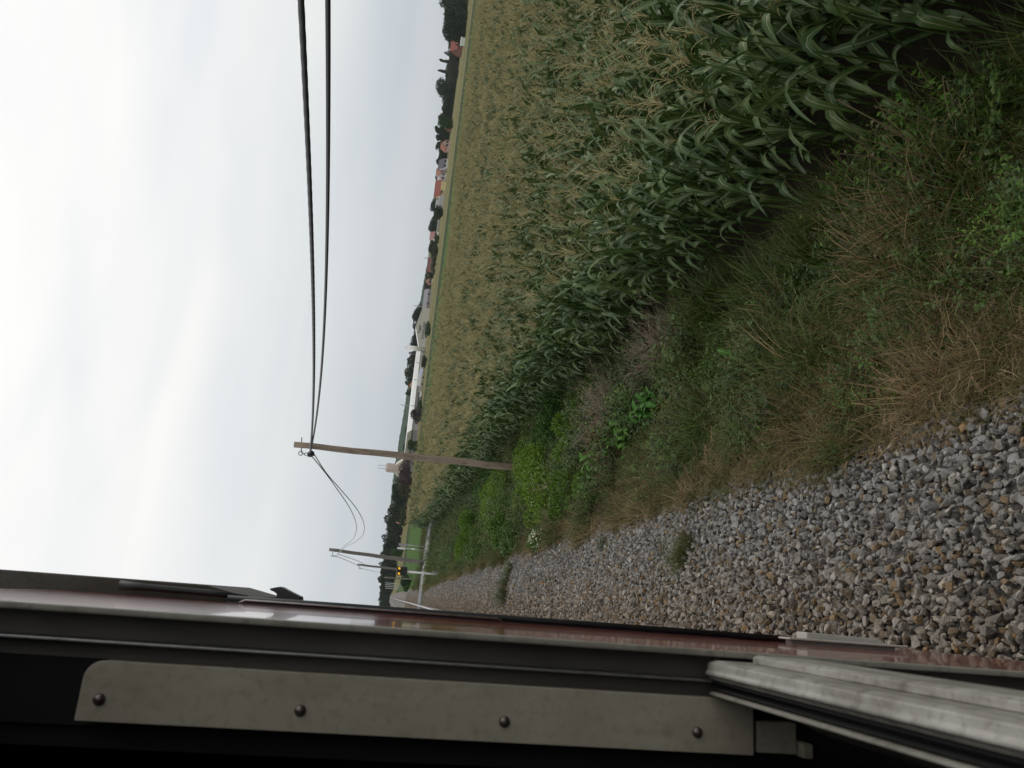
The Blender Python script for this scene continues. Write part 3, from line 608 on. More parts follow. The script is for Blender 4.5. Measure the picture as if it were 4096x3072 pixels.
def verge(y0, y1, dens, smul=1.0):
    A = (y1 - y0) * 6.2; n = int(A * dens); Y = rng.uniform(y0, y1, n); U = rng.random(n); X0 = 1.22 - np.interp(Y, [0, 12, 20, 45, 62], [0, 0, .02, .2, .5]) + .25 * (vnoise(Y * .9, Y * 0 + 1, 8) - .5)
    X1 = corn_edge(Y) + np.where(Y > 66, 3, -.12 - .25 * (Y < 16)) ; X = X0 + (X1 - X0) * U
    k = rng.random(n) < (X1 - X0) / 6.2
    for (sx, sy, rx, ry, *_) in SHRUBS + CLEAR: k &= ~((((X - sx) / rx) ** 2 + ((Y - sy) / ry) ** 2 < .9) & (rng.random(n) < .9))
    k &= np.abs(Y - 65.6 - .2 * X) > 3.3
    X, Y, X0 = X[k], Y[k], X0[k]; n = len(X)
    e = (X - X0); a = vnoise(X * 1.1 + 3, Y * .8, 21); c = vnoise(X * 1.6 + 11, Y * 1.3 + 5, 22); q = rng.random(n); kind = np.full(n, 1)
    near = np.exp(-e / .34)
    near = near * np.interp(Y, [12, 16, 25], [1, .6, .3]); w = np.stack([1.9 * near + .10 + .75 * (a > .62), .8 + .5 * (a < .5) * near, .30 + 1.6 * (c < .40) * (e > .5) + .9 * (e > 2.2), (.25 + 2.0 * (c > .52)) * (e > .45), 2.6 * (c > .70) * (e > .35) + (Y > 26) * (e > .3) * .9, .12 + .6 * (a > .7)], -1) + .02
    w /= w.sum(1, keepdims=True); kind = (q[:, None] > np.cumsum(w, 1)).sum(1); kind = np.clip(kind, 0, 5)
    lo = np.array([0, 5, 10, 15, 20, 24]); ct = np.array([5, 5, 5, 5, 4, 3])
    IV.append(lo[kind] + (rng.random(n) * ct[kind]).astype(int))
    Z = gz(X, Y); PV.append(np.stack([X, Y, Z], -1)); RV.append(np.stack([rng.normal(0, .12, n), rng.normal(0, .12, n) + .1, rng.uniform(0, 6.28, n)], -1))
    hs = np.clip(.62 + .35 * e, .5, 1.25) * (.55 + .95 * vnoise(X * 1.7 + 40, Y * 1.5, 27)) * (1 - .45 * np.clip((X - corn_edge(Y) + .5) / 1.0, 0, 1)); SV.append(rng.uniform(.65, 1.2, n) * hs * smul)
verge(.5, 9, 62, .95); verge(9, 20, 50, 1.05); verge(20, 40, 30, 1.3); verge(40, 75, 16, 1.5); verge(-6, .5, 30)
n = 3000; Y = 1.5 + 26 * rng.random(n) ** 1.5; U = rng.random(n); X0 = 1.2 + .25 * (vnoise(Y * .9, Y * 0 + 1, 8) - .5); X = X0 + (corn_edge(Y) - .35 - X0) * U ** 1.25
PV.append(np.stack([X, Y, gz(X, Y) + .01], -1)); RV.append(np.stack([np.zeros(n) + rng.normal(0, .1, n), rng.normal(0, .1, n) + .22, rng.uniform(0, 6.28, n)], -1)); SV.append(rng.uniform(.7, 1.2, n))
IV.append(np.where(vnoise(X * 1.3 + 5, Y * .9 + 9, 41) > .45, 27 + 2 * rng.integers(0, 3, n), 28 + 2 * rng.integers(0, 2, n)) % 33)
tag(scatter("verge_grass", protos, np.concatenate(PV), np.concatenate(RV), np.concatenate(SV), np.concatenate(IV)), kind='stuff')
# meadow beyond the end of the corn and round the crossing
n = 5200; d_ = rng.uniform(60, 108, n); l_ = rng.uniform(-24, 4, n); X = FH[0] * d_ + RH[0] * l_; Y = FH[1] * d_ + RH[1] * l_
k = (np.abs(Y - 66 - .2 * X) > 3.4) & ((X > .9) | (X < -4.6)) & (d_ > np.interp(l_, [p[0] for p in FE], [p[1] for p in FE]) - 12) ; X, Y = X[k], Y[k]
kk = np.where(vnoise(X * .25, Y * .25, 31) > .5, rng.integers(5, 10, len(X)), rng.integers(10, 20, len(X)))
tag(scatter("meadow_grass", protos, np.stack([X, Y, gz(X, Y)], -1), np.stack([rng.normal(0, .1, len(X)), rng.normal(0, .1, len(X)), rng.uniform(0, 6.28, len(X))], -1), rng.uniform(1.0, 2.0, len(X)), kk), kind='stuff')

# ---- shrubs, docks and other single plants
def bush_mesh(name, seed, m, rx, ry, h, nb, nleaf, ll, flower=0):
    r = np.random.default_rng(seed); S_ = []
    bl = [(r.uniform(-.68, .68) * rx, r.uniform(-.68, .68) * ry, h * r.uniform(.15, .68), r.uniform(.2, .42)) for _ in range(nb)]
    for k in range(nleaf):
        bx, by, bz, br = bl[int(r.integers(nb))]; d = r.normal(size=3); d /= np.linalg.norm(d); q = r.uniform(.6, 1.15) ** .7
        c = np.array([bx + d[0] * br * rx * q, by + d[1] * br * ry * q, max(.02, bz + d[2] * br * h * .75 * q)])
        dd = d + r.normal(0, .7, 3); dd /= np.linalg.norm(dd); n_ = d * .4 + np.array([0, 0, .6]) + r.normal(0, .4, 3); n_ /= np.linalg.norm(n_); l = ll * r.uniform(.6, 1.4)
        pp, w, sd = leafquad(c, dd, n_, l, l * r.uniform(.4, .62)); S_.append((pp, w, sd, 0, None))
    return strips_mesh(name, S_, [m])
def stems_mesh(seed, rx, ry, h, n, rad, m):
    r = np.random.default_rng(seed); b = MB()
    for k in range(n):
        a = r.uniform(0, 6.28); p = leaf_curve((r.normal(0, .08), r.normal(0, .08), -.05), a, r.uniform(.75, 1.45), r.uniform(0, .6), h * r.uniform(.6, 1.0), 6)
        b.tube(p, np.linspace(rad, rad * .3, 6), 4, False)
    return b.mesh("stems", m, True, fix=False)
def petals_mesh(seed, rx, ry, h, n, s):
    r = np.random.default_rng(seed); S_ = []
    for k in range(n):
        a = r.uniform(0, 6.28); q = r.random() ** .5; c = np.array([rx * q * math.cos(a), ry * q * math.sin(a), h * (1.02 - .45 * q * q) + r.normal(0, .03)])
        for j in range(4):
            d = np.array([math.cos(j * 1.57 + a), math.sin(j * 1.57 + a), .3]); d /= np.linalg.norm(d)
            pp, w, sd = leafquad(c, d, np.array([0, 0, 1.]), s, s * .7); S_.append((pp, w, sd, 0, None))
    return strips_mesh("flowers", S_, [M_flower])
M_bush = plantmat("bush_leaf", (.022, .070, .004), (.075, .145, .010), rough=.55, trans=.2, spec=.25)
M_bush2 = plantmat("yellowish_bush_leaf", (.050, .115, .004), (.125, .205, .014), rough=.55, trans=.22, spec=.25)
M_dock = plantmat("dock_leaf", (.026, .10, .006), (.065, .175, .014), rough=.6, trans=.15, spec=.2, midrib=(.14, .24, .06))
def shrub(x, y, rx, ry, h, seed, m, label, nleaf, ll, cat="shrub", name="shrub", flowers=0, twigs=10):
    o = empty(name, (x, y, float(gz(x, y)) - .03)); tag(o, label, cat)
    link("stems", stems_mesh(seed, rx, ry, h * .8, twigs, .008, M_stem), o)
    link("foliage", bush_mesh("foliage", seed, m, rx, ry, h, 16, nleaf, ll), o)
    if flowers: link("flowers", petals_mesh(seed + 1, rx * .8, ry * .8, h * .8, flowers, .022), o)
    return o
for (x, y, rx, ry, h, sd, m_, fl, lb) in SHRUBS:
    if rx > .45: rx, ry, h = rx * 1.12, ry * 1.12, h * 1.12
    small = rx < .45
    shrub(x, y, rx, ry, h, sd, dict(b=M_bush, y=M_bush2, d=M_weed)[m_], lb, int(5200 * rx * ry * (2.2 if small else 1)) + 900, .04 if small else .068, "flowering plant" if small and fl else ("plant" if small else "shrub"), "flowering_plant" if small and fl else ("leafy_plant" if small else "shrub"), fl)
# dead brown shrub and bare grey twigs
def dead(x, y, h, n, seed, label, rad=.005, name="dead_shrub"):
    r = np.random.default_rng(seed); b = MB(); b2 = MB()
    for k in range(n):
        a = r.uniform(0, 6.28); p = leaf_curve((r.normal(0, .16), r.normal(0, .3), -.03), a, r.uniform(.6, 1.4), r.uniform(0, .8), h * r.uniform(.6, 1.1), 6); b.tube(p, np.linspace(rad, rad * .35, 6), 3, False)
        for j in range(7):
            q = p[int(r.integers(2, 6))]; pp = leaf_curve(q, a + r.normal(0, .9), r.uniform(.1, 1.2), r.uniform(-.3, .6), h * r.uniform(.12, .34), 4); b2.tube(pp, np.linspace(rad * .55, rad * .25, 4), 3, False)
    o = empty(name, (x, y, float(gz(x, y)))); tag(o, label, "dead shrub"); b.build("branches", M_twig, o, True, fix=False); b2.build("twigs", M_twig, o, True, fix=False)
dead(3.6, 13.9, 1.0, 130, 601, "dry brown dead shrub with a haze of fine twigs between corn and ballast")
dead(4.1, 11.4, .9, 110, 602, "withered grey brown weed thicket leaning beside the corn's dark foot")
dead(2.45, 16.4, 1.0, 6, 603, "sparse bare grey branches standing up from the green shrubs", .008)
def dock(x, y, n, ln, seed, label, h=.2):
    r = np.random.default_rng(seed); S_ = []; st = MB()
    for k in range(n):
        a = k * 2.4 + r.normal(0, .3); b0 = np.array([r.normal(0, .13), r.normal(0, .24), h * 1.4 * r.random()]) if n > 10 else np.array([r.normal(0, .08), r.normal(0, .1), h * r.random()]); l = ln * r.uniform(.6, 1.1); p = leaf_curve(b0, a, r.uniform(.5, 1.15), r.uniform(.9, 1.9), l, 8)
        t = np.linspace(0, 1, 8); w = l * .36 * np.sin(np.pi * np.clip(t * .86 + .08, 0, 1)) ** .8 * (1 - .25 * t); tan = np.gradient(p, axis=0); tan /= np.linalg.norm(tan, axis=1)[:, None]
        sd = np.cross(tan, [0, 0, 1.]); sd /= np.linalg.norm(sd, axis=1)[:, None] + 1e-6; nr = np.cross(sd, tan); tw = .3 * np.sin(t * 9 + k); sd = sd * np.cos(tw)[:, None] + nr * np.sin(tw)[:, None]
        S_.append((p, w, sd, 0, np.cross(sd, tan) * (w * .12)[:, None])); st.tube([(0, 0, -.05), tuple(b0 * .6), tuple(b0)], .006, 4, False)
    o = empty("dock_plant", (x, y, float(gz(x, y)) + .18)); tag(o, label, "broadleaf plant"); link("leaves", strips_mesh("leaves", S_, [M_dock]), o); st.build("stems", M_dock, o, True, fix=False)
dock(3.05, 10.9, 60, .30, 701, "large bright green broadleaf dock clump halfway up the bank")
dock(2.75, 12.1, 40, .28, 702, "second broadleaf dock clump touching the large one, nearer the pole")
dock(2.45, 13.6, 40, .28, 703, "upright pale green broadleaf plant in the dry grass below the shrubs")
dock(2.95, 7.9, 7, .22, 704, "small solitary pale broadleaf plant in the weeds nearest the camera", .15)
# grass clumps on the bare ballast
def clump(x, y, kind, n, rad, s, label, flat=1):
    r = np.random.default_rng(int(x * 100 + y * 10)); ms = []
    for k in range(n):
        me = kind[k % len(kind)].copy(); a, q = r.uniform(0, 6.28), rad * r.random() ** .5
        me.transform(Matrix.Translation((q * math.cos(a), q * math.sin(a) * flat, 0)) @ Matrix.Rotation(r.uniform(0, 6.28), 4, 'Z') @ Matrix.Scale(s * r.uniform(.7, 1.1), 4)); ms.append(me)
    o = link("grass_clump", join_meshes("grass_clump", ms)); o.location = (x, y, float(prof(x)) + .02); tag(o, label, "grass clump")
clump(.72, 7.95, T_olive + T_green[:2], 16, .19, .72, "lone feathery grass clump growing in the middle of the grey ballast")
clump(1.0, 11.6, T_green, 4, .09, .5, "small green grass tuft in the ballast near the dry verge")
for k, (x, y) in enumerate(((.95, 20.3), (.55, 20.0), (.15, 19.5))):
    clump(x, y, T_olive + T_weed, 9, .22, .85, ("weedy grass clump at the outer end of the weed line across the ballast", "weedy grass clump in the middle of the weed line across the ballast", "weedy grass clump of the weed line across the ballast, closest to the train")[k], 1.6)
clump(1.62, 4.35, T_dry, 8, .2, 1.0, "straw coloured dry grass clump leaning over the nearest ballast stones")
clump(1.75, 5.4, T_olive + T_dry[:2], 8, .2, 1.1, "olive grass clump mixed with straw at the nearest ballast edge")

# ================================================================== POLES, CABLES, SIGNAL, SIGNS
M_wood = mat("weathered_pole_wood", (.22, .17, .13), .85, .3, 5, spec=.2, bump=.6, bscale=30, detail=8, stretch=(6, 6, .35), col2=(.36, .285, .225), grime=.55)
M_wood2 = mat("grey_pole_wood", (.13, .115, .10), .85, .25, 5, spec=.2, bump=.5, bscale=30, stretch=(6, 6, .35), col2=(.21, .19, .165))
M_galv = mat("dull_galvanised", (.25, .25, .26), .5, .15, 30, metal=.7)
M_cable = mat("black_cable_sheath", (.02, .02, .022), .45, .1, 30)
M_line = mat("grey_line_wire", (.30, .30, .31), .5, .1, 30, metal=.4)
def pole(top, base, r0, r1, m, label, zg):
    top, base = Vector(top), Vector(base); d = (top - base).normalized(); b0 = base - d * ((base.z - zg) / d.z)
    o = tag(empty("utility_pole", b0), label, "utility pole", "wooden poles along the track")
    pts = [b0 - d * .6 + (top - b0 + d * .6) * t for t in np.linspace(0, 1, 14)]
    pts = [p - b0 + Vector((.012 * math.sin(i * 1.7), .012 * math.cos(i * 2.3), 0)) for i, p in enumerate(pts)]
    mb = MB().tube(pts, np.linspace(r0, r1, 14), 16); s = mb.build("shaft", m, o, True); return o, b0, d
PT, PBs = at_y(1177, 1778, 26), at_y(2080, 1872, 26)
pw = .5 * 23 / 4 * 27 / F_PX
p1, b1, dr1 = pole(PT, PBs, pw * 1.25, pw * .98, M_wood, "brown wooden pole nearest the train with a hook and black cable clamp at its top", gz(PBs[0], 26) )
P2T, P2B = at_y(1317, 2198, 65), at_y(1725, 2254, 65)
p2, b2, dr2 = pole(P2T, P2B, .17, .125, M_wood2, "grey wooden pole standing just before the crossing road, second from the train", gz(P2B[0], 65))
P3T, P3B = at_y(1429, 2258, 104), at_y(1590, 2277, 104)
p3, b3, dr3 = pole(P3T, P3B, .14, .12, M_wood2, "thin far wooden pole rising behind the yellow signal lamps", FIELD_Z + .3)
P4T, P4B = at_y(1538, 2310, 112), at_y(1636, 2316, 112)
p4, b4, dr4 = pole(P4T, P4B, .11, .09, M_wood2, "short grey pole with no cables to the left of the yellow signal", FIELD_Z)
# splint of dark timber strapped to the foot of the second pole
q0, q1 = at_y(1680, 2256, 64.8), at_y(1728, 2263, 64.8); 
MB().tube([Vector(at_y(1678, 2257, 64.75)) - Vector(b2), Vector(at_y(1740, 2265, 64.75)) - Vector(b2)], .15, 10).build("foot_splint", mat("dark_creosote", (.05, .042, .038), .8, .2, 6), p2)
# hooks and clamp on the near pole
def rel(p, o): return Vector(p) - Vector(o)
A = at_y(1207, 1750, 26.05); B_ = at_y(1205, 1812, 25.95)
MB().tube([rel(A, b1), rel(B_, b1)], .018, 8).build("through_bolt", M_galv, p1)
def ring(c, rad, r, nrm=(0, 1, 0), n=16):
    c = Vector(c); return [c + Vector((math.cos(a) * rad, 0, math.sin(a) * rad)) for a in np.linspace(0, 2 * math.pi, n)]
MB().tube(ring(rel(at_y(1203, 1813, 25.95), b1), .07, 1), .014, 8).build("eye_ring", M_galv, p1)
MB().tube([rel(at_y(1207, 1814, 25.95), b1), rel(at_y(1222, 1816, 25.95), b1)], .016, 8).tube(ring(rel(at_y(1224, 1817, 25.95), b1), .05, 1), .012, 8).build("link", M_galv, p1)
C1 = at_y(1240, 1816, 25.95)
cl = MB(); cl.tube([rel(at_y(1232, 1810, 25.95), b1), rel(at_y(1236, 1814, 25.95), b1), rel(at_y(1250, 1816, 25.95), b1)], [.04, .12, .11], 10)
for k in range(4): cl.tube([rel(at_y(1249, 1809 + 4 * k, 25.95), b1), rel(at_y(1257, 1810 + 4 * k, 25.95), b1)], .022, 6)
cl.build("cable_clamp", M_black, p1)
for (p, bb, T, y) in ((p2, b2, P2T, 65), (p3, b3, P3T, 104)):
    t = Vector(T) - Vector(bb); MB().tube([t + Vector((-.02, 0, -.32)), t + Vector((-.42, 0, -.30))], .022, 6).tube(ring(t + Vector((-.47, 0, -.30)), .07, 1), .018, 6).tube([t + Vector((-.47, 0, -.37)), t + Vector((-.47, 0, -.6))], .04, 6).build("bracket", M_galv, p)
def on_plane(sx, sy, p, q):         # seen point on the upright plane through two poles
    r = ray(sx, sy); n_ = np.array([q[1] - p[1], -(q[0] - p[0])]); t = (n_ @ (np.array(p[:2]) - CAM[:2])) / (n_ @ r[:2]); return CAM + r * t
def spline(pts, n=60):
    pts = np.array(pts); s = np.concatenate([[0], np.cumsum(np.linalg.norm(np.diff(pts, axis=0), axis=1))]); u = np.linspace(0, s[-1], n)
    d = np.zeros_like(pts); 
    for i in range(len(pts)):
        a, c = max(i - 1, 0), min(i + 1, len(pts) - 1); d[i] = (pts[c] - pts[a]) / (s[c] - s[a])
    o = []
    for v in u:
        i = min(np.searchsorted(s, v, 'right') - 1, len(pts) - 2); h = s[i + 1] - s[i]; t = (v - s[i]) / h
        o.append(pts[i] * (2 * t ** 3 - 3 * t ** 2 + 1) + d[i] * h * (t ** 3 - 2 * t ** 2 + t) + pts[i + 1] * (3 * t ** 2 - 2 * t ** 3) + d[i + 1] * h * (t ** 3 - t ** 2))
    return o
def cable(a, c, curve, rad, m, label, name="overhead_cable", ext=None):
    """hangs in the upright plane through its two supports, sagging like the given points"""
    pts = [np.array(a, float)] + [on_plane(x, y, a, c) for x, y in curve] + ([np.array(c, float)] if ext is None else ext)
    return tag(MB().tube(spline(pts), rad, 8).build(name, m, None, True), label, "cable")
behind = np.array([5.1, -14, PT[2] + .2])      # the pole behind us that carries the near span
def parab(curve):                    # fit the sag over the whole span, then run the cable from pole to pole
    a = np.array(C1); pl = [on_plane(x, y, a, behind) for x, y in curve]; Lh = a[1] - behind[1]
    u = np.array([0] + [(a[1] - p[1]) / Lh for p in pl]); zz = np.array([a[2]] + [p[2] for p in pl]); wt = np.array([8] + [1] * len(pl))
    co = np.polyfit(u, zz, 2, w=wt); un = np.linspace(0, 1, 60)
    return [(a[0] + (behind[0] - a[0]) * t, a[1] + (behind[1] - a[1]) * t, np.polyval(co, t)) for t in un]
ca = parab([(1251, 1400), (1255, 1000), (1237, 600), (1217, 300), (1197, 3)])
cb_ = parab([(1285, 1400), (1318, 1000), (1313, 600), (1309, 300), (1304, 3)])
cD = np.array(C1) + np.array([.02, 0, -.12]); cb_ = [(p[0] + .02, p[1], p[2]) for p in cb_]
def twisted(pts, r, pitch):        # two strands laid round each other
    q = spline(pts, 900); mb = MB(); s_ = np.concatenate([[0], np.cumsum([np.linalg.norm(b - a) for a, b in zip(q[:-1], q[1:])])])
    for ph in (0, math.pi): mb.tube([tuple(p + np.array([math.cos(l / pitch * 6.283 + ph), 0, math.sin(l / pitch * 6.283 + ph)]) * r * .09) for p, l in zip(q, s_)], r * .92, 10)
    return mb
tag(twisted(ca, .030, .55).build("overhead_cable", M_cable, None, True), "upper thick twisted black cable running from the near pole out over the cornfield", "cable")
tag(MB().tube(cb_, .024, 10).build("overhead_cable", M_cable, None, True), "lower thick black cable beneath the twisted one, sagging over the cornfield", "cable")
P2A = np.array(P2T) + np.array([-.47, 0, -.6]); P3A = np.array(P3T) + np.array([-.47, 0, -.6])
k_ = 1.8517
sc2 = lambda l: [(x * k_, y * k_) for x, y in l]
cable(C1, P2A, sc2([(700, 1018), (727, 1055), (753, 1093), (766, 1120), (770, 1143), (762, 1165), (745, 1178)]), .018, M_line, "upper slack wire hanging in a bow between the near and second poles")
cable(cD, P2A + np.array([.1, 0, -.1]), sc2([(705, 1022), (738, 1060), (768, 1096), (783, 1122), (787, 1142), (782, 1158), (765, 1172), (748, 1180)]), .018, M_line, "lower slack wire, the deeper of two bows between near and second poles")
def sagline(a, c, s, rad, label):
    a, c = np.array(a), np.array(c); tag(MB().tube([a + (c - a) * t - np.array([0, 0, 4 * s * t * (1 - t)]) for t in np.linspace(0, 1, 20)], rad, 6).build("overhead_cable", M_line, None, True), label, "cable")
sagline(P2A, P3A, .35, .022, "upper short far wire joining the second and third poles")
sagline(P2A + np.array([.15, 0, -.2]), P3A + np.array([.1, 0, -.25]), .95, .022, "lower short far wire joining the second and third poles")
sagline(P3A, at_y(1513, 2290, 150), .3, .025, "farthest wire running on from the third pole behind the treetops")

# signal with two yellow lamps
M_sig = mat("signal_black", (.010, .010, .010), .55, .2, 8)
M_lamp, t_, b_ = newmat("yellow_signal_lens"); b_.inputs['Base Color'].default_value = (.85, .45, .02, 1); b_.inputs['Emission Color'].default_value = (1, .52, .03, 1); b_.inputs['Emission Strength'].default_value = .75; b_.inputs['Roughness'].default_value = .3
M_mast = mat("white_mast_paint", (.62, .62, .60), .5, .12, 6)
SY = 50.0; sb, st_ = at_y(1776, 2300, SY), at_y(1626, 2286, SY); zb = float(gz(sb[0], SY)); sgo = tag(empty("railway_signal", (sb[0], SY, zb)), "railway signal with square black board, two lit yellow lamps and white mast", "signal")
dv = (Vector(st_) - Vector(sb)).normalized(); f0 = Vector(sb) - dv * ((sb[2] - zb + .3) / dv.z)
MB().tube([f0 - sgo.location, Vector(st_) - sgo.location + dv * .3], .062, 12).build("mast", M_mast, sgo, True)
cen = at_y(1608.5, 2284.5, SY - .14) - np.array(sgo.location); hw = 33 / 2 / 4 * SY / F_PX; hh = 39 / 2 / 4 * SY / F_PX
bo = MB().box((-hw, 0, -hh), (hw, .07, hh)).build("signal_board", M_sig, sgo, bevel=.02); bo.location = cen; bo.rotation_euler = (0, -.03, 0)
MB().box((-hw * .75, .07, -hh * .75), (hw * .75, .13, hh * .75)).build("lamp_housing", M_sig, bo, bevel=.02)
for dx in (-.65, .65):
    o = MB().tube([(dx * hw * .92, -.03, hh * .58), (dx * hw * .92, .0, hh * .58)], .072, 18).build("lamp", M_lamp, sgo); o.location = cen; o.rotation_euler = (0, -.03, 0)
    hd = MB()
    pts = [(math.cos(a) * .1, math.sin(a) * .1) for a in np.linspace(-.3, math.pi + .3, 14)]
    hd.add([(p[0] + dx * hw * .92, yy, p[1] + hh * .58) for yy in (-.16, 0) for p in pts], [(i, i + 1, 15 + i, 14 + i) for i in range(13)])
    hb_ = hd.build("lamp_hood", M_sig, o)
MB().box((-.05, -.05, -.02), (.05, .05, .28)).build("cable_box", M_galv, sgo).location = (.12, 0, .35)

# two sign posts at the crossing, seen edge on
M_post = mat("galvanised_post", (.36, .37, .37), .5, .12, 12, metal=.3); M_back = mat("sign_back_grey", (.30, .31, .31), .6, .1, 6, metal=.2); M_white = mat("sign_white", (.72, .72, .70), .5, .08, 6)
def sign(y, top, base, plates, label):
    bp, tp = at_y(*base, y), at_y(*top, y); zg = float(gz(bp[0], y)); o = tag(empty("road_sign", (bp[0], y, zg)), label, "road sign")
    d = (Vector(tp) - Vector(bp)).normalized(); f = Vector(bp) - d * max(0, (bp[2] - zg + .2) / d.z)
    MB().tube([f - o.location, Vector(tp) - o.location], .035, 10).build("post", M_post, o, True)
    for (xa, xb, ya, yb, m) in plates:
        a, c = at_y(xa, (ya + yb) / 2, y - .06), at_y(xb, (ya + yb) / 2, y - .06); w = (yb - ya) / 4 * y / F_PX / 2
        cc = (a + c) / 2 - np.array(o.location); h2 = abs(a[2] - c[2]) / 2
        MB().prism([(cc[0] - w, cc[2] - h2), (cc[0] + w, cc[2] - h2), (cc[0] + w, cc[2] + h2), (cc[0] - w, cc[2] + h2)], 1, cc[1], cc[1] + .03).build("sign_plate", m, o, bevel=.01)
    return o
sign(67, (1595, 2176), (1701, 2187), [(1596, 1629, 2174, 2184, M_back)], "grey sign post with tall grey plate, right one of the pair at the crossing")
sign(64, (1589, 2190), (1701, 2202), [(1589, 1622, 2190, 2197, M_white), (1645, 1660, 2193, 2199, M_white)], "thin post with white oblong plates beside the grey sign post at the crossing")
for k in range(4):
    T, Bq = at_y(1541, 2331 + 7 * k, 150), at_y(1566, 2332 + 7 * k, 150)
    o = MB().tube([(0, 0, -.6), (0, 0, T[2] - FIELD_Z - 0)], .045, 8).build("white_post", M_post, None, True); o.location = (T[0], 150 + .4 * (k % 2), FIELD_Z)
    tag(o, "slim pale post in the row of white posts before the far trees", "post", "row of white posts by the track")

# ================================================================== BACKGROUND: trees, houses, the hall
def tree_meshes(seed, kind):
    r = np.random.default_rng(seed); S_ = []
    nb = 20 if kind == 'round' else 11
    bl = []
    for k in range(nb):
        if kind == 'round':
            a, q = r.uniform(0, 6.28), r.random() ** .6; zc = r.uniform(.1, .84); bl.append((q * .58 * math.cos(a) * (1.15 - .5 * zc), q * .58 * math.sin(a) * (1.15 - .5 * zc), zc, r.uniform(.13, .26)))
        elif kind == 'cone':
            zc = k / nb; bl.append((r.normal(0, .1), r.normal(0, .1), .08 + .86 * zc, .12 + .36 * (1 - zc)))
        else:
            bl.append((r.uniform(-.55, .55), r.uniform(-.55, .55), r.uniform(.2, .7), r.uniform(.16, .34)))
    for k in range(2600 if kind != 'bush' else 1900):
        bx, by, bz, br = bl[int(r.integers(nb))]; d = r.normal(size=3); d /= np.linalg.norm(d); q = r.uniform(.6, 1.1) ** .6
        c = np.array([bx + d[0] * br * 1.25 * q, by + d[1] * br * 1.25 * q, bz + d[2] * br * (.75 if kind != 'cone' else .35) * q]); c[2] = min(max(c[2], .0), 1.02)
        dd = d + r.normal(0, .8, 3); dd /= np.linalg.norm(dd); n_ = d + np.array([0, 0, .5]) + r.normal(0, .5, 3); n_ /= np.linalg.norm(n_); l = r.uniform(.06, .12)
        pp, w, sd = leafquad(c, dd, n_, l, l * r.uniform(.55, .9)); S_.append((pp, w, sd, 0, None))
    cw = strips_mesh("crown", S_, [M_crown])
    tr = MB().tube([(0, 0, -.05), (.01, 0, .2), (0, .01, .45), (.02, .01, .7)], [.045, .032, .024, .01], 7, False)
    for k in range(5):
        a = k * 1.3; tr.tube([(0, 0, .22 + .08 * k), (.2 * math.cos(a), .2 * math.sin(a), .4 + .08 * k), (.38 * math.cos(a), .38 * math.sin(a), .52 + .08 * k)], [.02, .012, .005], 5, False)
    return tr.mesh("trunk", M_trunk, True, fix=False), cw
M_crown = plantmat("tree_foliage", (.55, .6, .5), (1.25, 1.2, 1.2), rough=.6, trans=.15, spec=.2, usecolor=True)
M_trunk = mat("tree_bark", (.07, .055, .04), .9, .2, 8)
TM = dict(round=[tree_meshes(800 + k, 'round') for k in range(5)], cone=[tree_meshes(820 + k, 'cone') for k in range(2)], bush=[tree_meshes(840 + k, 'bush') for k in range(3)])
DK, MD, OL, LG, GY = (.020, .038, .016), (.028, .055, .020), (.052, .066, .028), (.045, .095, .022), (.075, .075, .06)
cnt = [0]
def tree(yc, xt, xb, hw, col, label, kind='round', d=None, cat="tree", name=None):
    k = cnt[0]; cnt[0] += 1
    if d is None:
        p = at_z(xb, yc, FIELD_Z); d = float(np.clip(p @ FH, 180, 430))
    T, Bq = at_d(xt, yc, d), at_d(xb, yc, d); h = (T[2] - FIELD_Z) / 1.0; w = hw / 4 * d / F_PX * (1.25 if kind != 'bush' else 1.3)
    tm = TM['cone' if kind in ('cone', 'poplar') else kind]; tk = tm[k % len(tm)]
    nm = name or {'cone': "conifer_tree", 'poplar': "poplar_tree", 'bush': "bush", 'round': "broadleaf_tree"}[kind]
    o = tag(empty(nm, (T[0], T[1], FIELD_Z), rng.uniform(0, 6.28)), label, cat)
    for nm_, me in zip(("trunk", "crown"), tk):
        c = link(nm_, me, o); c.scale = (w / .62, w / .62, h)
        if nm_ == "crown": c.color = (*[v * rng.uniform(.85, 1.15) for v in col], 1)
    return o
tree(-14, 1752, 1872, 26, DK, "dark tree half cut off at the top right end of the tree line")
tree(28, 1786, 1872, 26, DK, "dark tree between the cut-off end tree and the tallest dark trees")
tree(66, 1765, 1870, 34, DK, "broad dark tree, tallest of the mass at the far right end of the horizon")
tree(112, 1772, 1866, 30, DK, "broad dark tree beside the white hut at the right end of the horizon")
tree(140, 1784, 1862, 20, DK, "dark tree closest to the white hut, leaning over the red roof")
tree(173, 1788, 1840, 24, DK, "dark tree rising behind the bright red roof at the right")
tree(209, 1774, 1838, 9, DK, "thin tree with a small round top between the red roof and the poplars")
tree(240, 1753, 1836, 8, DK, "right one of two narrow poplars piercing the sky", 'poplar')
tree(281, 1749, 1832, 7.5, DK, "left one of two narrow poplars piercing the sky", 'poplar')
tree(222, 1792, 1840, 22, MD, "rounded green tree in front of the right poplar")
tree(254, 1783, 1836, 20, OL, "olive rounded tree between the two poplars")
tree(290, 1776, 1834, 20, OL, "light olive tree in front of the left poplar")
tree(316, 1782, 1826, 18, MD, "small green tree next to the long low white wall")
tree(345, 1744, 1816, 26, DK, "tall airy dark tree behind the long low white wall")
tree(380, 1751, 1816, 19, DK, "dark tree at the left end of the long low white wall")
tree(415, 1762, 1812, 24, DK, "dark tree, right one of the pair left of the low white wall")
tree(448, 1764, 1806, 22, DK, "dark tree, left one of the pair left of the low white wall")
tree(474, 1747, 1802, 19, DK, "dark tree peeking over the bright round tree near the brown-red house")
tree(483, 1753, 1796, 17, LG, "bright green round tree directly above the brown-red house", d=330)
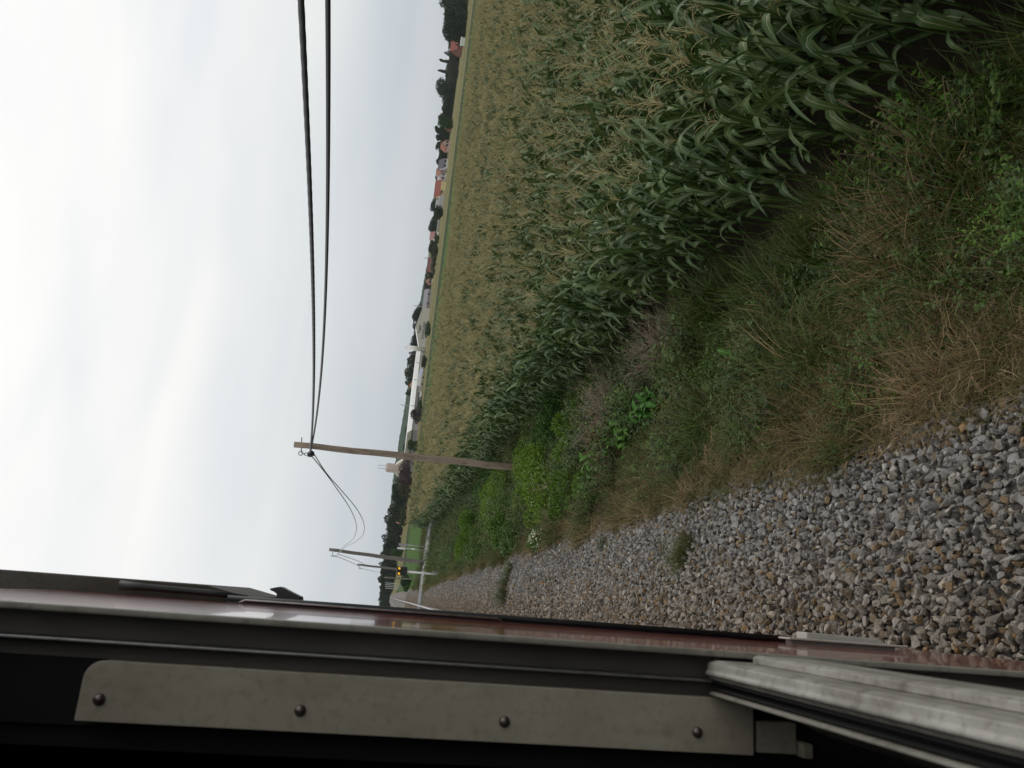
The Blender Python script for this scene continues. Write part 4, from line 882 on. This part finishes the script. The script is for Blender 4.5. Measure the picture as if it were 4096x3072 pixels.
tree(517, 1736, 1800, 19, DK, "dark pointed tree left of the brown-red house", 'cone')
tree(546, 1742, 1796, 20, DK, "dark conifer just right of the small pink house", 'cone')
tree(580, 1741, 1790, 22, DK, "dark spiky conifer just behind the small pink house", 'cone')
tree(606, 1753, 1788, 20, MD, "green tree left of the small pink house")
tree(632, 1752, 1782, 14, DK, "low dark tree right of the dark grey roof")
tree(652, 1742, 1780, 14, DK, "dark tree rising right behind the dark grey roof")
tree(703, 1738, 1770, 16, DK, "dark tree between the pale gable house and the long red roof")
tree(802, 1724, 1762, 16, DK, "dark tree behind the grey sheds left of the long red roof")
tree(828, 1717, 1758, 19, DK, "loose dark tree behind the bright round tree by the grey sheds")
tree(845, 1738, 1772, 24, MD, "fresh green round tree standing in front of the grey sheds", d=310)
tree(872, 1725, 1756, 18, DK, "dark tree over the thin grey shed, right of the large dark crown")
tree(894, 1712, 1756, 27, DK, "large dark crown over the thin grey shed")
tree(916, 1722, 1752, 16, DK, "smaller dark tree left of the large dark crown over the thin shed")
tree(967, 1732, 1757, 18, LG, "bright green round bush below the faded reddish roof", 'bush', d=320)
tree(985, 1715, 1750, 20, DK, "dark tree behind the bright bush and the olive bush")
tree(1005, 1724, 1754, 24, OL, "olive spreading bush right of the dark red roof", 'bush', d=320)
tree(1055, 1722, 1752, 25, OL, "olive spreading bush in front of the dark red roof", 'bush', d=320)
tree(1098, 1702, 1734, 17, DK, "dark tree between the dark red roof and the tiny orange house")
tree(1144, 1692, 1724, 16, GY, "grey brown round tree between the tiny orange house and the grey shed")
tree(1262, 1650, 1712, 27, DK, "full dark tree behind the right shoulder of the lettered hall")
tree(1312, 1648, 1700, 20, DK, "dark tree directly behind the peak of the lettered hall", d=420)
tree(1360, 1636, 1690, 24, DK, "bushy dark tree between the hall's peak and the white silo", d=420)
tree(1416, 1633, 1680, 11, DK, "small dark tree peeping out on the left of the white silo", d=420)
tree(1450, 1622, 1676, 26, DK, "big dark tree over the white roof band left of the silo", d=420)
tree(1494, 1618, 1672, 23, DK, "dark pointed tree over the white roof band right of the orange roof", d=420)
tree(1528, 1619, 1668, 17, DK, "dark tree standing behind the orange roofed house", d=420)
tree(1565, 1618, 1664, 12, DK, "small round dark tree at the left end of the orange roof", d=420)
tree(1316, 1695, 1720, 24, MD, "green bush in front of the lettering on the hall", 'bush', d=262)
tree(1438, 1683, 1710, 20, MD, "green bush in front of the long hall below the white silo", 'bush', d=255)
tree(1628, 1668, 1690, 16, LG, "yellow green bush at the parked vehicles near the grey spiky tree", 'bush', d=235)
tree(1655, 1641, 1690, 25, GY, "grey feathery tree in front of the white roof band", 'round', d=235)
tree(1712, 1628, 1668, 16, DK, "dark tree at the left end of the long white roof")
tree(1738, 1616, 1664, 24, DK, "dark green tree left of the long white roof")
tree(1778, 1626, 1664, 17, LG, "bright green tree right beside the near pole on the horizon", d=235)
tree(1792, 1612, 1650, 16, DK, "dark tree just behind the bright tree right of the near pole")
tree(1846, 1592, 1640, 16, DK, "dark tree behind the pale plant roof left of the near pole", d=330)
tree(1888, 1586, 1646, 34, GY, "grey wispy tree hiding the foot of the pale tower", 'round', d=250)
tree(1930, 1576, 1646, 22, OL, "olive tree at the left foot of the pale tower", d=255)
tree(1962, 1590, 1640, 22, OL, "low olive tree in front of the dark wood left of the tower", d=245)
tree(1958, 1568, 1640, 20, DK, "dark tree in the wood left of the tower, its right end", d=300)
tree(1992, 1564, 1636, 22, DK, "dark tree in the middle of the wood left of the tower", d=300)
tree(2020, 1566, 1632, 18, DK, "dark tree at the left end of the wood left of the tower", d=300)
tree(2052, 1536, 1628, 33, DK, "tallest big dark tree between tower and second pole", d=290)
tree(2066, 1594, 1630, 22, OL, "dark olive bush at the foot of the tallest big tree", 'bush', d=250)
tree(2088, 1552, 1620, 16, DK, "dark tree behind the little pink house", d=330)
tree(2108, 1543, 1606, 18, DK, "dark tree left of the little pink house", d=330)
tree(2130, 1536, 1602, 16, DK, "dark tree over the small reddish roof right of the signs", d=340)
tree(2162, 1521, 1598, 20, DK, "tall dark tree right of the crossing signs", d=350)
tree(2190, 1524, 1596, 16, DK, "dark tree behind the white oblong crossing sign", d=350)
tree(2213, 1563, 1604, 18, LG, "light green tree low beside the second pole", d=250)
tree(2216, 1520, 1594, 18, DK, "dark tree immediately right of the second pole", d=360)
tree(2242, 1522, 1590, 15, DK, "dark tree between the second pole and the signal", d=370)
tree(2265, 1511, 1588, 14, DK, "dark tree crossed by the third pole", d=380)
tree(2290, 1514, 1584, 14, DK, "dark tree over the yellow signal", d=380)
tree(2318, 1511, 1580, 16, DK, "dark tree crossed by the short grey pole", d=390)
tree(2346, 1517, 1578, 15, DK, "dark tree above the row of white posts", d=400)
tree(2372, 1513, 1574, 16, DK, "dark tree in the far wood nearest to the track, right one", d=410)
tree(2396, 1511, 1574, 16, DK, "dark tree in the far wood behind the train's edge", d=420)
tree(2422, 1511, 1574, 16, DK, "last dark tree where the train hides the far wood", d=420)
tree(2330, 1592, 1640, 18, MD, "green bush beside the track below the row of white posts", 'bush', d=118)
tree(2352, 1602, 1640, 10, LG, "small yellowish bush next to the green bush by the track", 'bush', d=112)

# the wood behind them that closes the line reads as one mass
yy_ = np.concatenate([np.arange(-40, 1150, 11), np.arange(1240, 1420, 14), np.arange(1720, 2440, 9)]).astype(float); pw_ = []
tops = np.interp(yy_, [-40, 60, 160, 230, 330, 420, 560, 650, 760, 830, 900, 1000, 1100, 1240, 1300, 1420, 1720, 1800, 1930, 2050, 2100, 2200, 2300, 2440], [1782, 1785, 1800, 1800, 1775, 1777, 1758, 1757, 1750, 1738, 1730, 1722, 1716, 1672, 1662, 1648, 1636, 1622, 1584, 1574, 1566, 1540, 1526, 1526])
bases = np.interp(yy_, [0, 500, 1000, 1300, 1700, 2100, 2400], [1866, 1800, 1750, 1715, 1676, 1620, 1572]); sc_w = []
for y_, t_, b2_ in zip(yy_, tops, bases):
    d_ = 440 + rng.uniform(-12, 12); T_ = at_d(t_ + rng.normal(0, 4), y_ + rng.normal(0, 4), d_); h_ = T_[2] - FIELD_Z; pw_.append((T_[0], T_[1], FIELD_Z)); sc_w.append((h_ * rng.uniform(.8, 1.1), h_ * rng.uniform(.8, 1.1), h_))
M_wd = plantmat("wood_foliage", (.013, .025, .010), (.028, .048, .018), rough=.7, trans=.1, spec=.1)
wm = []
for k in range(4):
    q_ = TM['round'][k][1].copy(); q_.materials.clear(); q_.materials.append(M_wd); wm.append(q_)
tag(scatter("far_wood", wm, np.array(pw_), np.stack([np.zeros(len(pw_)), np.zeros(len(pw_)), rng.uniform(0, 6.28, len(pw_))], -1), np.array(sc_w), rng.integers(0, 4, len(pw_))), kind='stuff')
# ---- houses
BM = {}
def bm_(c, n="render"):
    if c not in BM: BM[c] = mat(n, c, .8, .08, 2, spec=.2)
    return BM[c]
def house(ya, yb, xt, xb, wallc, roofc, label, cat="house", roof='side', eave=.5, d=None, depth=9, name="house"):
    ym = (ya + yb) / 2
    if d is None: d = float(np.clip(at_z(xb, ym, FIELD_Z) @ FH, 180, 430))
    Bq = at_d(xb, ym, d); w = abs(yb - ya) / 4 * d / F_PX; h = at_d(xt, ym, d)[2] - FIELD_Z; he = h * eave
    o = tag(empty(name, (Bq[0], Bq[1], FIELD_Z), math.atan2(RH[1], RH[0])), label, cat); hw = w / 2
    if roof == 'flat':
        MB().box((-hw, 0, -.3), (hw, depth, he)).build("wall", bm_(wallc), o)
        MB().box((-hw - .15, -.15, he), (hw + .15, depth + .15, h)).build("roof", bm_(roofc), o)
    elif roof == 'side':
        MB().prism([(0, -.3), (depth, -.3), (depth, he), (depth / 2, h - .12), (0, he)], 0, -hw, hw).build("wall", bm_(wallc), o)
        MB().prism([(-.4, he - .25), (depth / 2, h), (depth + .4, he - .25), (depth + .4, he - .05), (depth / 2, h + .2), (-.4, he - .05)], 0, -hw - .2, hw + .2).build("roof", bm_(roofc), o)
    else:
        MB().prism([(-hw, -.3), (hw, -.3), (hw, he), (0, h - .12), (-hw, he)], 1, 0, depth).build("wall", bm_(wallc), o)
        MB().prism([(-hw - .4, he - .25), (0, h), (hw + .4, he - .25), (hw + .4, he - .05), (0, h + .2), (-hw - .4, he - .05)], 1, -.3, depth + .3).build("roof", bm_(roofc), o)
    if roof != 'flat':
        wn = MB(); nwin = max(2, int(w / 3)); 
        for k in range(nwin):
            x = -hw + w * (k + .5) / nwin; q = MB().box((x - .5, -.03, he * .45), (x + .5, .02, he * .45 + 1.1)); q.build("window", bm_((.05, .055, .065), "window_glazing"), o)
    return o
RED, ORG, DRED, GRY, PNK, CRM, WHT, BRN = (.20, .062, .045), (.28, .12, .07), (.11, .045, .04), (.085, .085, .095), (.50, .36, .32), (.52, .45, .30), (.72, .72, .70), (.16, .075, .055)
house(150, 196, 1805, 1846, BRN, RED, "house with a bright red roof among dark trees at the far right", d=350, eave=.42)
house(151, 172, 1842, 1860, (.55, .62, .55), WHT, "tiny white green hut at the field's edge below the red roof", "hut", 'flat', .7, 300, 3, "hut")
house(342, 398, 1811, 1820, (.6, .6, .58), (.66, .66, .64), "long low white wall with flat top at the foot of the trees", "shed", 'flat', .6, None, 5, "shed")
house(481, 506, 1786, 1806, BRN, (.22, .10, .08), "brown-red house under the bright green round tree", d=380)
house(562, 587, 1765, 1792, PNK, ORG, "small pink house with orange roof among conifers", roof='gable', d=350)
house(636, 672, 1756, 1788, WHT, GRY, "white house with a broad dark grey roof", d=360, eave=.4)
house(670, 700, 1749, 1784, PNK, ORG, "pale pink gable house with an orange roof edge", roof='side', d=365, eave=.62)
house(692, 720, 1752, 1784, (.55, .48, .47), (.45, .40, .40), "pale grey pink annex between the gable house and the long red roof", roof='gable', d=360)
house(722, 784, 1740, 1780, CRM, RED, "cream house with a long brick red roof", d=360, eave=.38)
house(728, 752, 1765, 1780, (.62, .52, .26), (.6, .52, .3), "low yellow porch building before the long red roof", "porch", 'flat', .7, 340, 4, "porch")
house(784, 822, 1744, 1762, (.48, .48, .50), (.55, .55, .56), "upper pale grey shed left of the long red roof", "shed", 'flat', .7, 375, 6, "shed")
house(786, 818, 1755, 1775, (.42, .42, .45), (.52, .52, .54), "lower pale grey shed in front of the other one left of the red roof", "shed", 'flat', .8, 350, 6, "shed")
house(870, 934, 1749, 1756, (.35, .34, .33), (.42, .41, .40), "thin long grey shed under the large dark crown", "shed", 'flat', .5, None, 5, "shed")
house(929, 956, 1721, 1754, WHT, (.24, .12, .11), "white house with a faded reddish roof above the bright bush", d=380)
house(1034, 1084, 1710, 1746, (.40, .2, .17), DRED, "long house with a dark red roof behind olive bushes", d=370, eave=.35)
house(1114, 1132, 1706, 1730, (.62, .5, .36), ORG, "tiny house with orange patches left of the dark red roof", roof='gable', d=370)
house(1158, 1234, 1695, 1724, (.40, .37, .38), (.20, .185, .20), "grey hipped shed right of the lettered hall", "shed", 'side', .45, 365, 14, "shed")
house(1521, 1569, 1636, 1680, (.52, .44, .30), (.50, .14, .045), "house with a vivid orange roof behind the long white roof", roof='gable', d=400, eave=.55)
house(2084, 2095, 1580, 1596, (.36, .20, .16), (.34, .15, .12), "little pink house half hidden in the dark trees", d=300)
house(2130, 2140, 1579, 1589, (.16, .09, .075), (.22, .09, .07), "small reddish roof in the trees right of the crossing signs", d=335)

# ---- the lettered hall, the long white-roofed building and the silo
def text_mesh(s, size, m, name="lettering"):
    cu = bpy.data.curves.new(name, 'FONT'); cu.body = s; cu.size = size; cu.align_x = 'CENTER'; cu.extrude = .02; cu.offset = .02
    o = bpy.data.objects.new(name, cu); COL.objects.link(o); dg = bpy.context.evaluated_depsgraph_get(); me = bpy.data.meshes.new_from_object(o.evaluated_get(dg)); bpy.data.objects.remove(o); me.materials.clear(); me.materials.append(m); return me
M_hall = bm_((.50, .485, .43), "hall_wall"); M_letter = mat("dark_lettering", (.035, .035, .04), .6, .05)
D = 352.0; k_px = D / 4 / F_PX
hall = tag(empty("industrial_hall", (*at_d(1716, 1312, D)[:2], FIELD_Z), math.atan2(RH[1], RH[0])), "beige gabled hall with two lines of dark lettering on its front", "hall")
gw = 78 * k_px; zE = at_d(1692, 1236, D)[2] - FIELD_Z; zA = at_d(1664, 1312, D)[2] - FIELD_Z; zL = at_d(1677, 1392, D)[2] - FIELD_Z
MB().prism([(-gw, -.3), (gw, -.3), (gw, zE), (0, zA), (-gw, zL)], 1, 0, 34).build("wall", M_hall, hall)
MB().prism([(gw + .3, zE - .1), (0, zA), (-gw - .3, zL - .1), (-gw - .3, zL + .15), (0, zA + .25), (gw + .3, zE + .15)], 1, -.15, 34.2).build("roof", bm_((.60, .60, .58)), hall)
b = MB().box((-gw - 19.5, 6, -.3), (-gw - .01, 30, zL - 1.2)).build("side_wing", bm_((.55, .54, .5)), hall)
for s, xx, yy, sz in (("Fugger", 1682, 1315, 1.5), ("Estriche Putz", 1697, 1322, 1.5)):
    o = link("lettering", text_mesh(s, sz, M_letter), hall); p = at_d(xx, yy, D); o.location = ((p - np.array(hall.location)) @ RH, -.04, p[2] - FIELD_Z); o.rotation_euler = (R(90), 0, 0)
MB().box((-gw, -.05, zL - .25), (-gw + .4, -.02, zL - .05)).build("downpipe", M_galv, hall)
a0, a1 = at_d(1712, 1404, 330), at_d(1668, 1716, 262)
ang = math.atan2(a0[1] - a1[1], a0[0] - a1[0]); ln = math.hypot(a0[0] - a1[0], a0[1] - a1[1])
lb = tag(empty("long_building", (a1[0], a1[1], FIELD_Z), ang), "very long low building with a broad white roof band", "building")
t1, t0_ = at_d(1631, 1714, 262)[2] - FIELD_Z, at_d(1665, 1404, 330)[2] - FIELD_Z; m1, m0 = at_d(1648, 1714, 262)[2] - FIELD_Z, at_d(1683, 1404, 330)[2] - FIELD_Z
MB().hexa([(0, .4, -.3), (ln, .4, -.3), (ln, 18, -.3), (0, 18, -.3), (0, .4, m1), (ln, .4, m0), (ln, 18, m0), (0, 18, m1)]).build("wall", bm_((.30, .295, .29)), lb)
MB().hexa([(-1, 0, m1 + .01), (ln, 0, m0 + .01), (ln, 18.4, m0 + .01), (-1, 18.4, m1 + .01), (-2.5, .6, t1), (ln, .6, t0_), (ln, 18, t0_), (-2.5, 18, t1)]).build("roof_band", bm_((.80, .80, .80), "white_sheet"), lb)
MB().box((ln * .62, .32, .2), (ln * .98, .4, m0 * .96)).build("cladding", bm_((.55, .54, .5)), lb)
for u in (.24, .56, .80): MB().box((ln * u, -.15, m0 * .9), (ln * u + .12, -.01, t1)).build("downpipe", M_galv, lb)
sp_ = at_d(1700, 1399, 320); sl_ = tag(empty("silo", (sp_[0], sp_[1], FIELD_Z)), "white cylindrical silo with a tapered cap beside the lettered hall", "silo")
zt, zs = at_d(1616, 1396, 320)[2] - FIELD_Z, at_d(1628, 1397, 320)[2] - FIELD_Z; rs = 9.5 * 320 / 4 / F_PX
MB().tube([(0, 0, 2.2), (0, 0, zs)], rs, 24).build("drum", bm_((.74, .74, .73), "white_steel"), sl_, True); MB().tube([(0, 0, zs), (0, 0, zt)], [rs, rs * .35], 24).build("cap", bm_((.66, .66, .65)), sl_); MB().tube([(0, 0, 2.2), (0, 0, .8)], [rs, rs * .3], 24).build("cone", bm_((.6, .6, .59)), sl_)
for k in range(4): MB().tube([(rs * .9 * math.cos(k * 1.57 + .7), rs * .9 * math.sin(k * 1.57 + .7), -.2), (rs * .9 * math.cos(k * 1.57 + .7), rs * .9 * math.sin(k * 1.57 + .7), 2.3)], .1, 6).build("leg", M_galv, sl_)
# box trailer and blue-grey awning before the long building, parked cars
def car(p, L_, W_, H_, rz, col, label, name="parked_car", cat="car", box=False):
    o = tag(empty(name, (p[0], p[1], FIELD_Z), rz), label, cat); m = mat("vehicle_paint", col, .3, .05, 3, coat=.4)
    if box:
        MB().box((-L_ / 2, -W_ / 2, .9), (L_ / 2, W_ / 2, H_)).build("box_body", m, o, bevel=.06)
    else:
        MB().prism([(-L_ / 2, .3), (L_ / 2, .3), (L_ / 2, .75), (L_ * .3, .9), (-L_ / 2, .95)], 1, -W_ / 2, W_ / 2).build("body", m, o, bevel=.08)
        MB().prism([(-L_ * .46, .93), (L_ * .28, .90), (L_ * .1, H_), (-L_ * .38, H_)], 1, -W_ * .44, W_ * .44).build("cabin", bm_((.04, .045, .05), "car_glass"), o, bevel=.05)
    for sx in (-.32, .32):
        for sy in (-1, 1): MB().tube([(sx * L_, sy * (W_ / 2 - .2), .32), (sx * L_, sy * W_ / 2 + .01 * sy, .32)], .32, 14).build("wheel", M_rubber, o)
    return o
p = at_d(1690, 1523, 275); car(p, 44 / 4 * 275 / F_PX, 3, at_d(1668, 1523, 275)[2] - FIELD_Z, math.atan2(RH[1], RH[0]), (.70, .70, .69), "white box trailer in front of the long white-roofed building", "box_trailer", "trailer", True)
p = at_d(1692, 1490, 282); q = tag(empty("awning", (p[0], p[1], FIELD_Z), math.atan2(RH[1], RH[0])), "blue-grey slanted canopy right next to the white box trailer", "canopy")
w2 = 14 * 282 / 4 / F_PX; h2 = at_d(1670, 1490, 282)[2] - FIELD_Z
MB().hexa([(-w2, -2.5, h2 * .35), (w2, -2.5, h2 * .2), (w2, 1, h2 * .55), (-w2, 1, h2 * .95), (-w2, -2.5, h2 * .35 + .1), (w2, -2.5, h2 * .2 + .1), (w2, 1, h2 * .55 + .1), (-w2, 1, h2 * .95 + .1)]).build("sheet", bm_((.27, .30, .38), "blue_sheet"), q)
for sx in (-1, 1): MB().tube([(sx * w2 * .95, -2.4, -.2), (sx * w2 * .95, -2.4, h2 * .3)], .08, 6).build("leg", M_galv, q)
car(at_d(1684, 1580, 262), 4.3, 1.8, 1.5, ang + .2, (.75, .75, .75), "white car parked before the long building, right of the dark car")
car(at_d(1682, 1606, 258), 4.3, 1.8, 1.5, ang + .1, (.03, .03, .035), "dark car parked before the long building next to the yellow green bush")
# ---- pale mixing tower with sloping plant roofs and masts
D = 300; tw = at_d(1640, 1880, D); rzt = math.atan2(RH[1], RH[0]); to = tag(empty("mixing_tower", (tw[0], tw[1], FIELD_Z), rzt + .65), "pale beige square tower with chamfered top and two thin aerials", "tower")
ww = 15.5 / 4 * D / F_PX * 1.15 / 1.35; zt, zc = at_d(1541, 1880, D)[2] - FIELD_Z, at_d(1548, 1880, D)[2] - FIELD_Z
tb = MB(); sq = lambda r_, z_: [(-r_, -r_, z_), (r_, -r_, z_), (r_, r_, z_), (-r_, r_, z_)]
tb.add(sq(ww, -.3) + sq(ww, zc) + sq(ww * .72, zt), [(0, 1, 5, 4), (1, 2, 6, 5), (2, 3, 7, 6), (3, 0, 4, 7), (4, 5, 9, 8), (5, 6, 10, 9), (6, 7, 11, 10), (7, 4, 8, 11), (8, 9, 10, 11)]); tb.build("shaft", bm_((.47, .40, .345), "tower_cladding"), to)
for dx, top in ((-.6, 1509), (.6, 1510)): MB().tube([(dx * ww * .8, 0, zt - .1), (dx * ww * .85, 0, at_d(top, 1880, D)[2] - FIELD_Z)], .11, 6).build("aerial", M_post, to)
pl = tag(empty("plant_shed", (*at_d(1640, 1856, D - 8)[:2], FIELD_Z), rzt), "cream plant building whose sloping roof leans against the pale tower", "shed"); k_ = (D - 8) / 4 / F_PX
zz = lambda x: at_d(x, 1856, D - 8)[2] - FIELD_Z
MB().prism([(-9 * k_, -.2), (20 * k_, -.2), (20 * k_, zz(1624)), (15 * k_, zz(1618)), (-9 * k_, zz(1588))], 1, 0, 6).build("wall", bm_((.52, .47, .36)), pl)
MB().prism([(21 * k_, zz(1622)), (16 * k_, zz(1614)), (-9 * k_, zz(1584)), (-9 * k_, zz(1588) - .02), (14.8 * k_, zz(1618) - .02)], 1, -.3, 6.3).build("roof", bm_((.60, .57, .48)), pl)
p = at_d(1640, 1909, D - 6); cv = tag(empty("conveyor", (p[0], p[1], FIELD_Z), rzt), "pale sloping conveyor housing on the left of the tower", "conveyor")
MB().prism([(-10 * k_, zz(1602)), (12 * k_, zz(1580)), (12 * k_, zz(1592)), (-10 * k_, zz(1612))], 1, 0, 2.2).build("housing", bm_((.50, .48, .40)), cv); MB().box((-2 * k_, .3, -.2), (2 * k_, 1.2, zz(1602))).build("support", M_galv, cv)
for (x, y, xb, d, lb_) in ((1602, 1619, 1640, 420, "thin mast rising behind the long white roof against the hill"), (1653, 1222, 1700, 420, "hair-thin aerial mast right of the lettered hall"), (1697, 1031, 1740, 400, "short thin mast over the dark red roof")):
    T = at_d(x, y, d); o = MB().tube([(0, 0, -.3), (0, 0, T[2] - FIELD_Z)], [.3, .2], 8).build("mast", M_galv, None, True); o.location = (T[0], T[1], FIELD_Z); tag(o, lb_, "mast")

# ================================================================== HAZE
hm, ht, hb = newmat("haze"); ht.nodes.remove(hb); pv = ht.nodes.new('ShaderNodeVolumePrincipled')
pv.inputs['Color'].default_value = (.86, .91, .96, 1); pv.inputs['Density'].default_value = .00009; pv.inputs['Anisotropy'].default_value = .2
ht.links.new(pv.outputs[0], ht.nodes['Material Output'].inputs['Volume'])
hz = MB().box((-2700, -320, -4), (2800, 2800, 48)).build("haze", hm); tag(hz, kind='stuff')
S.cycles.volume_bounces = 1
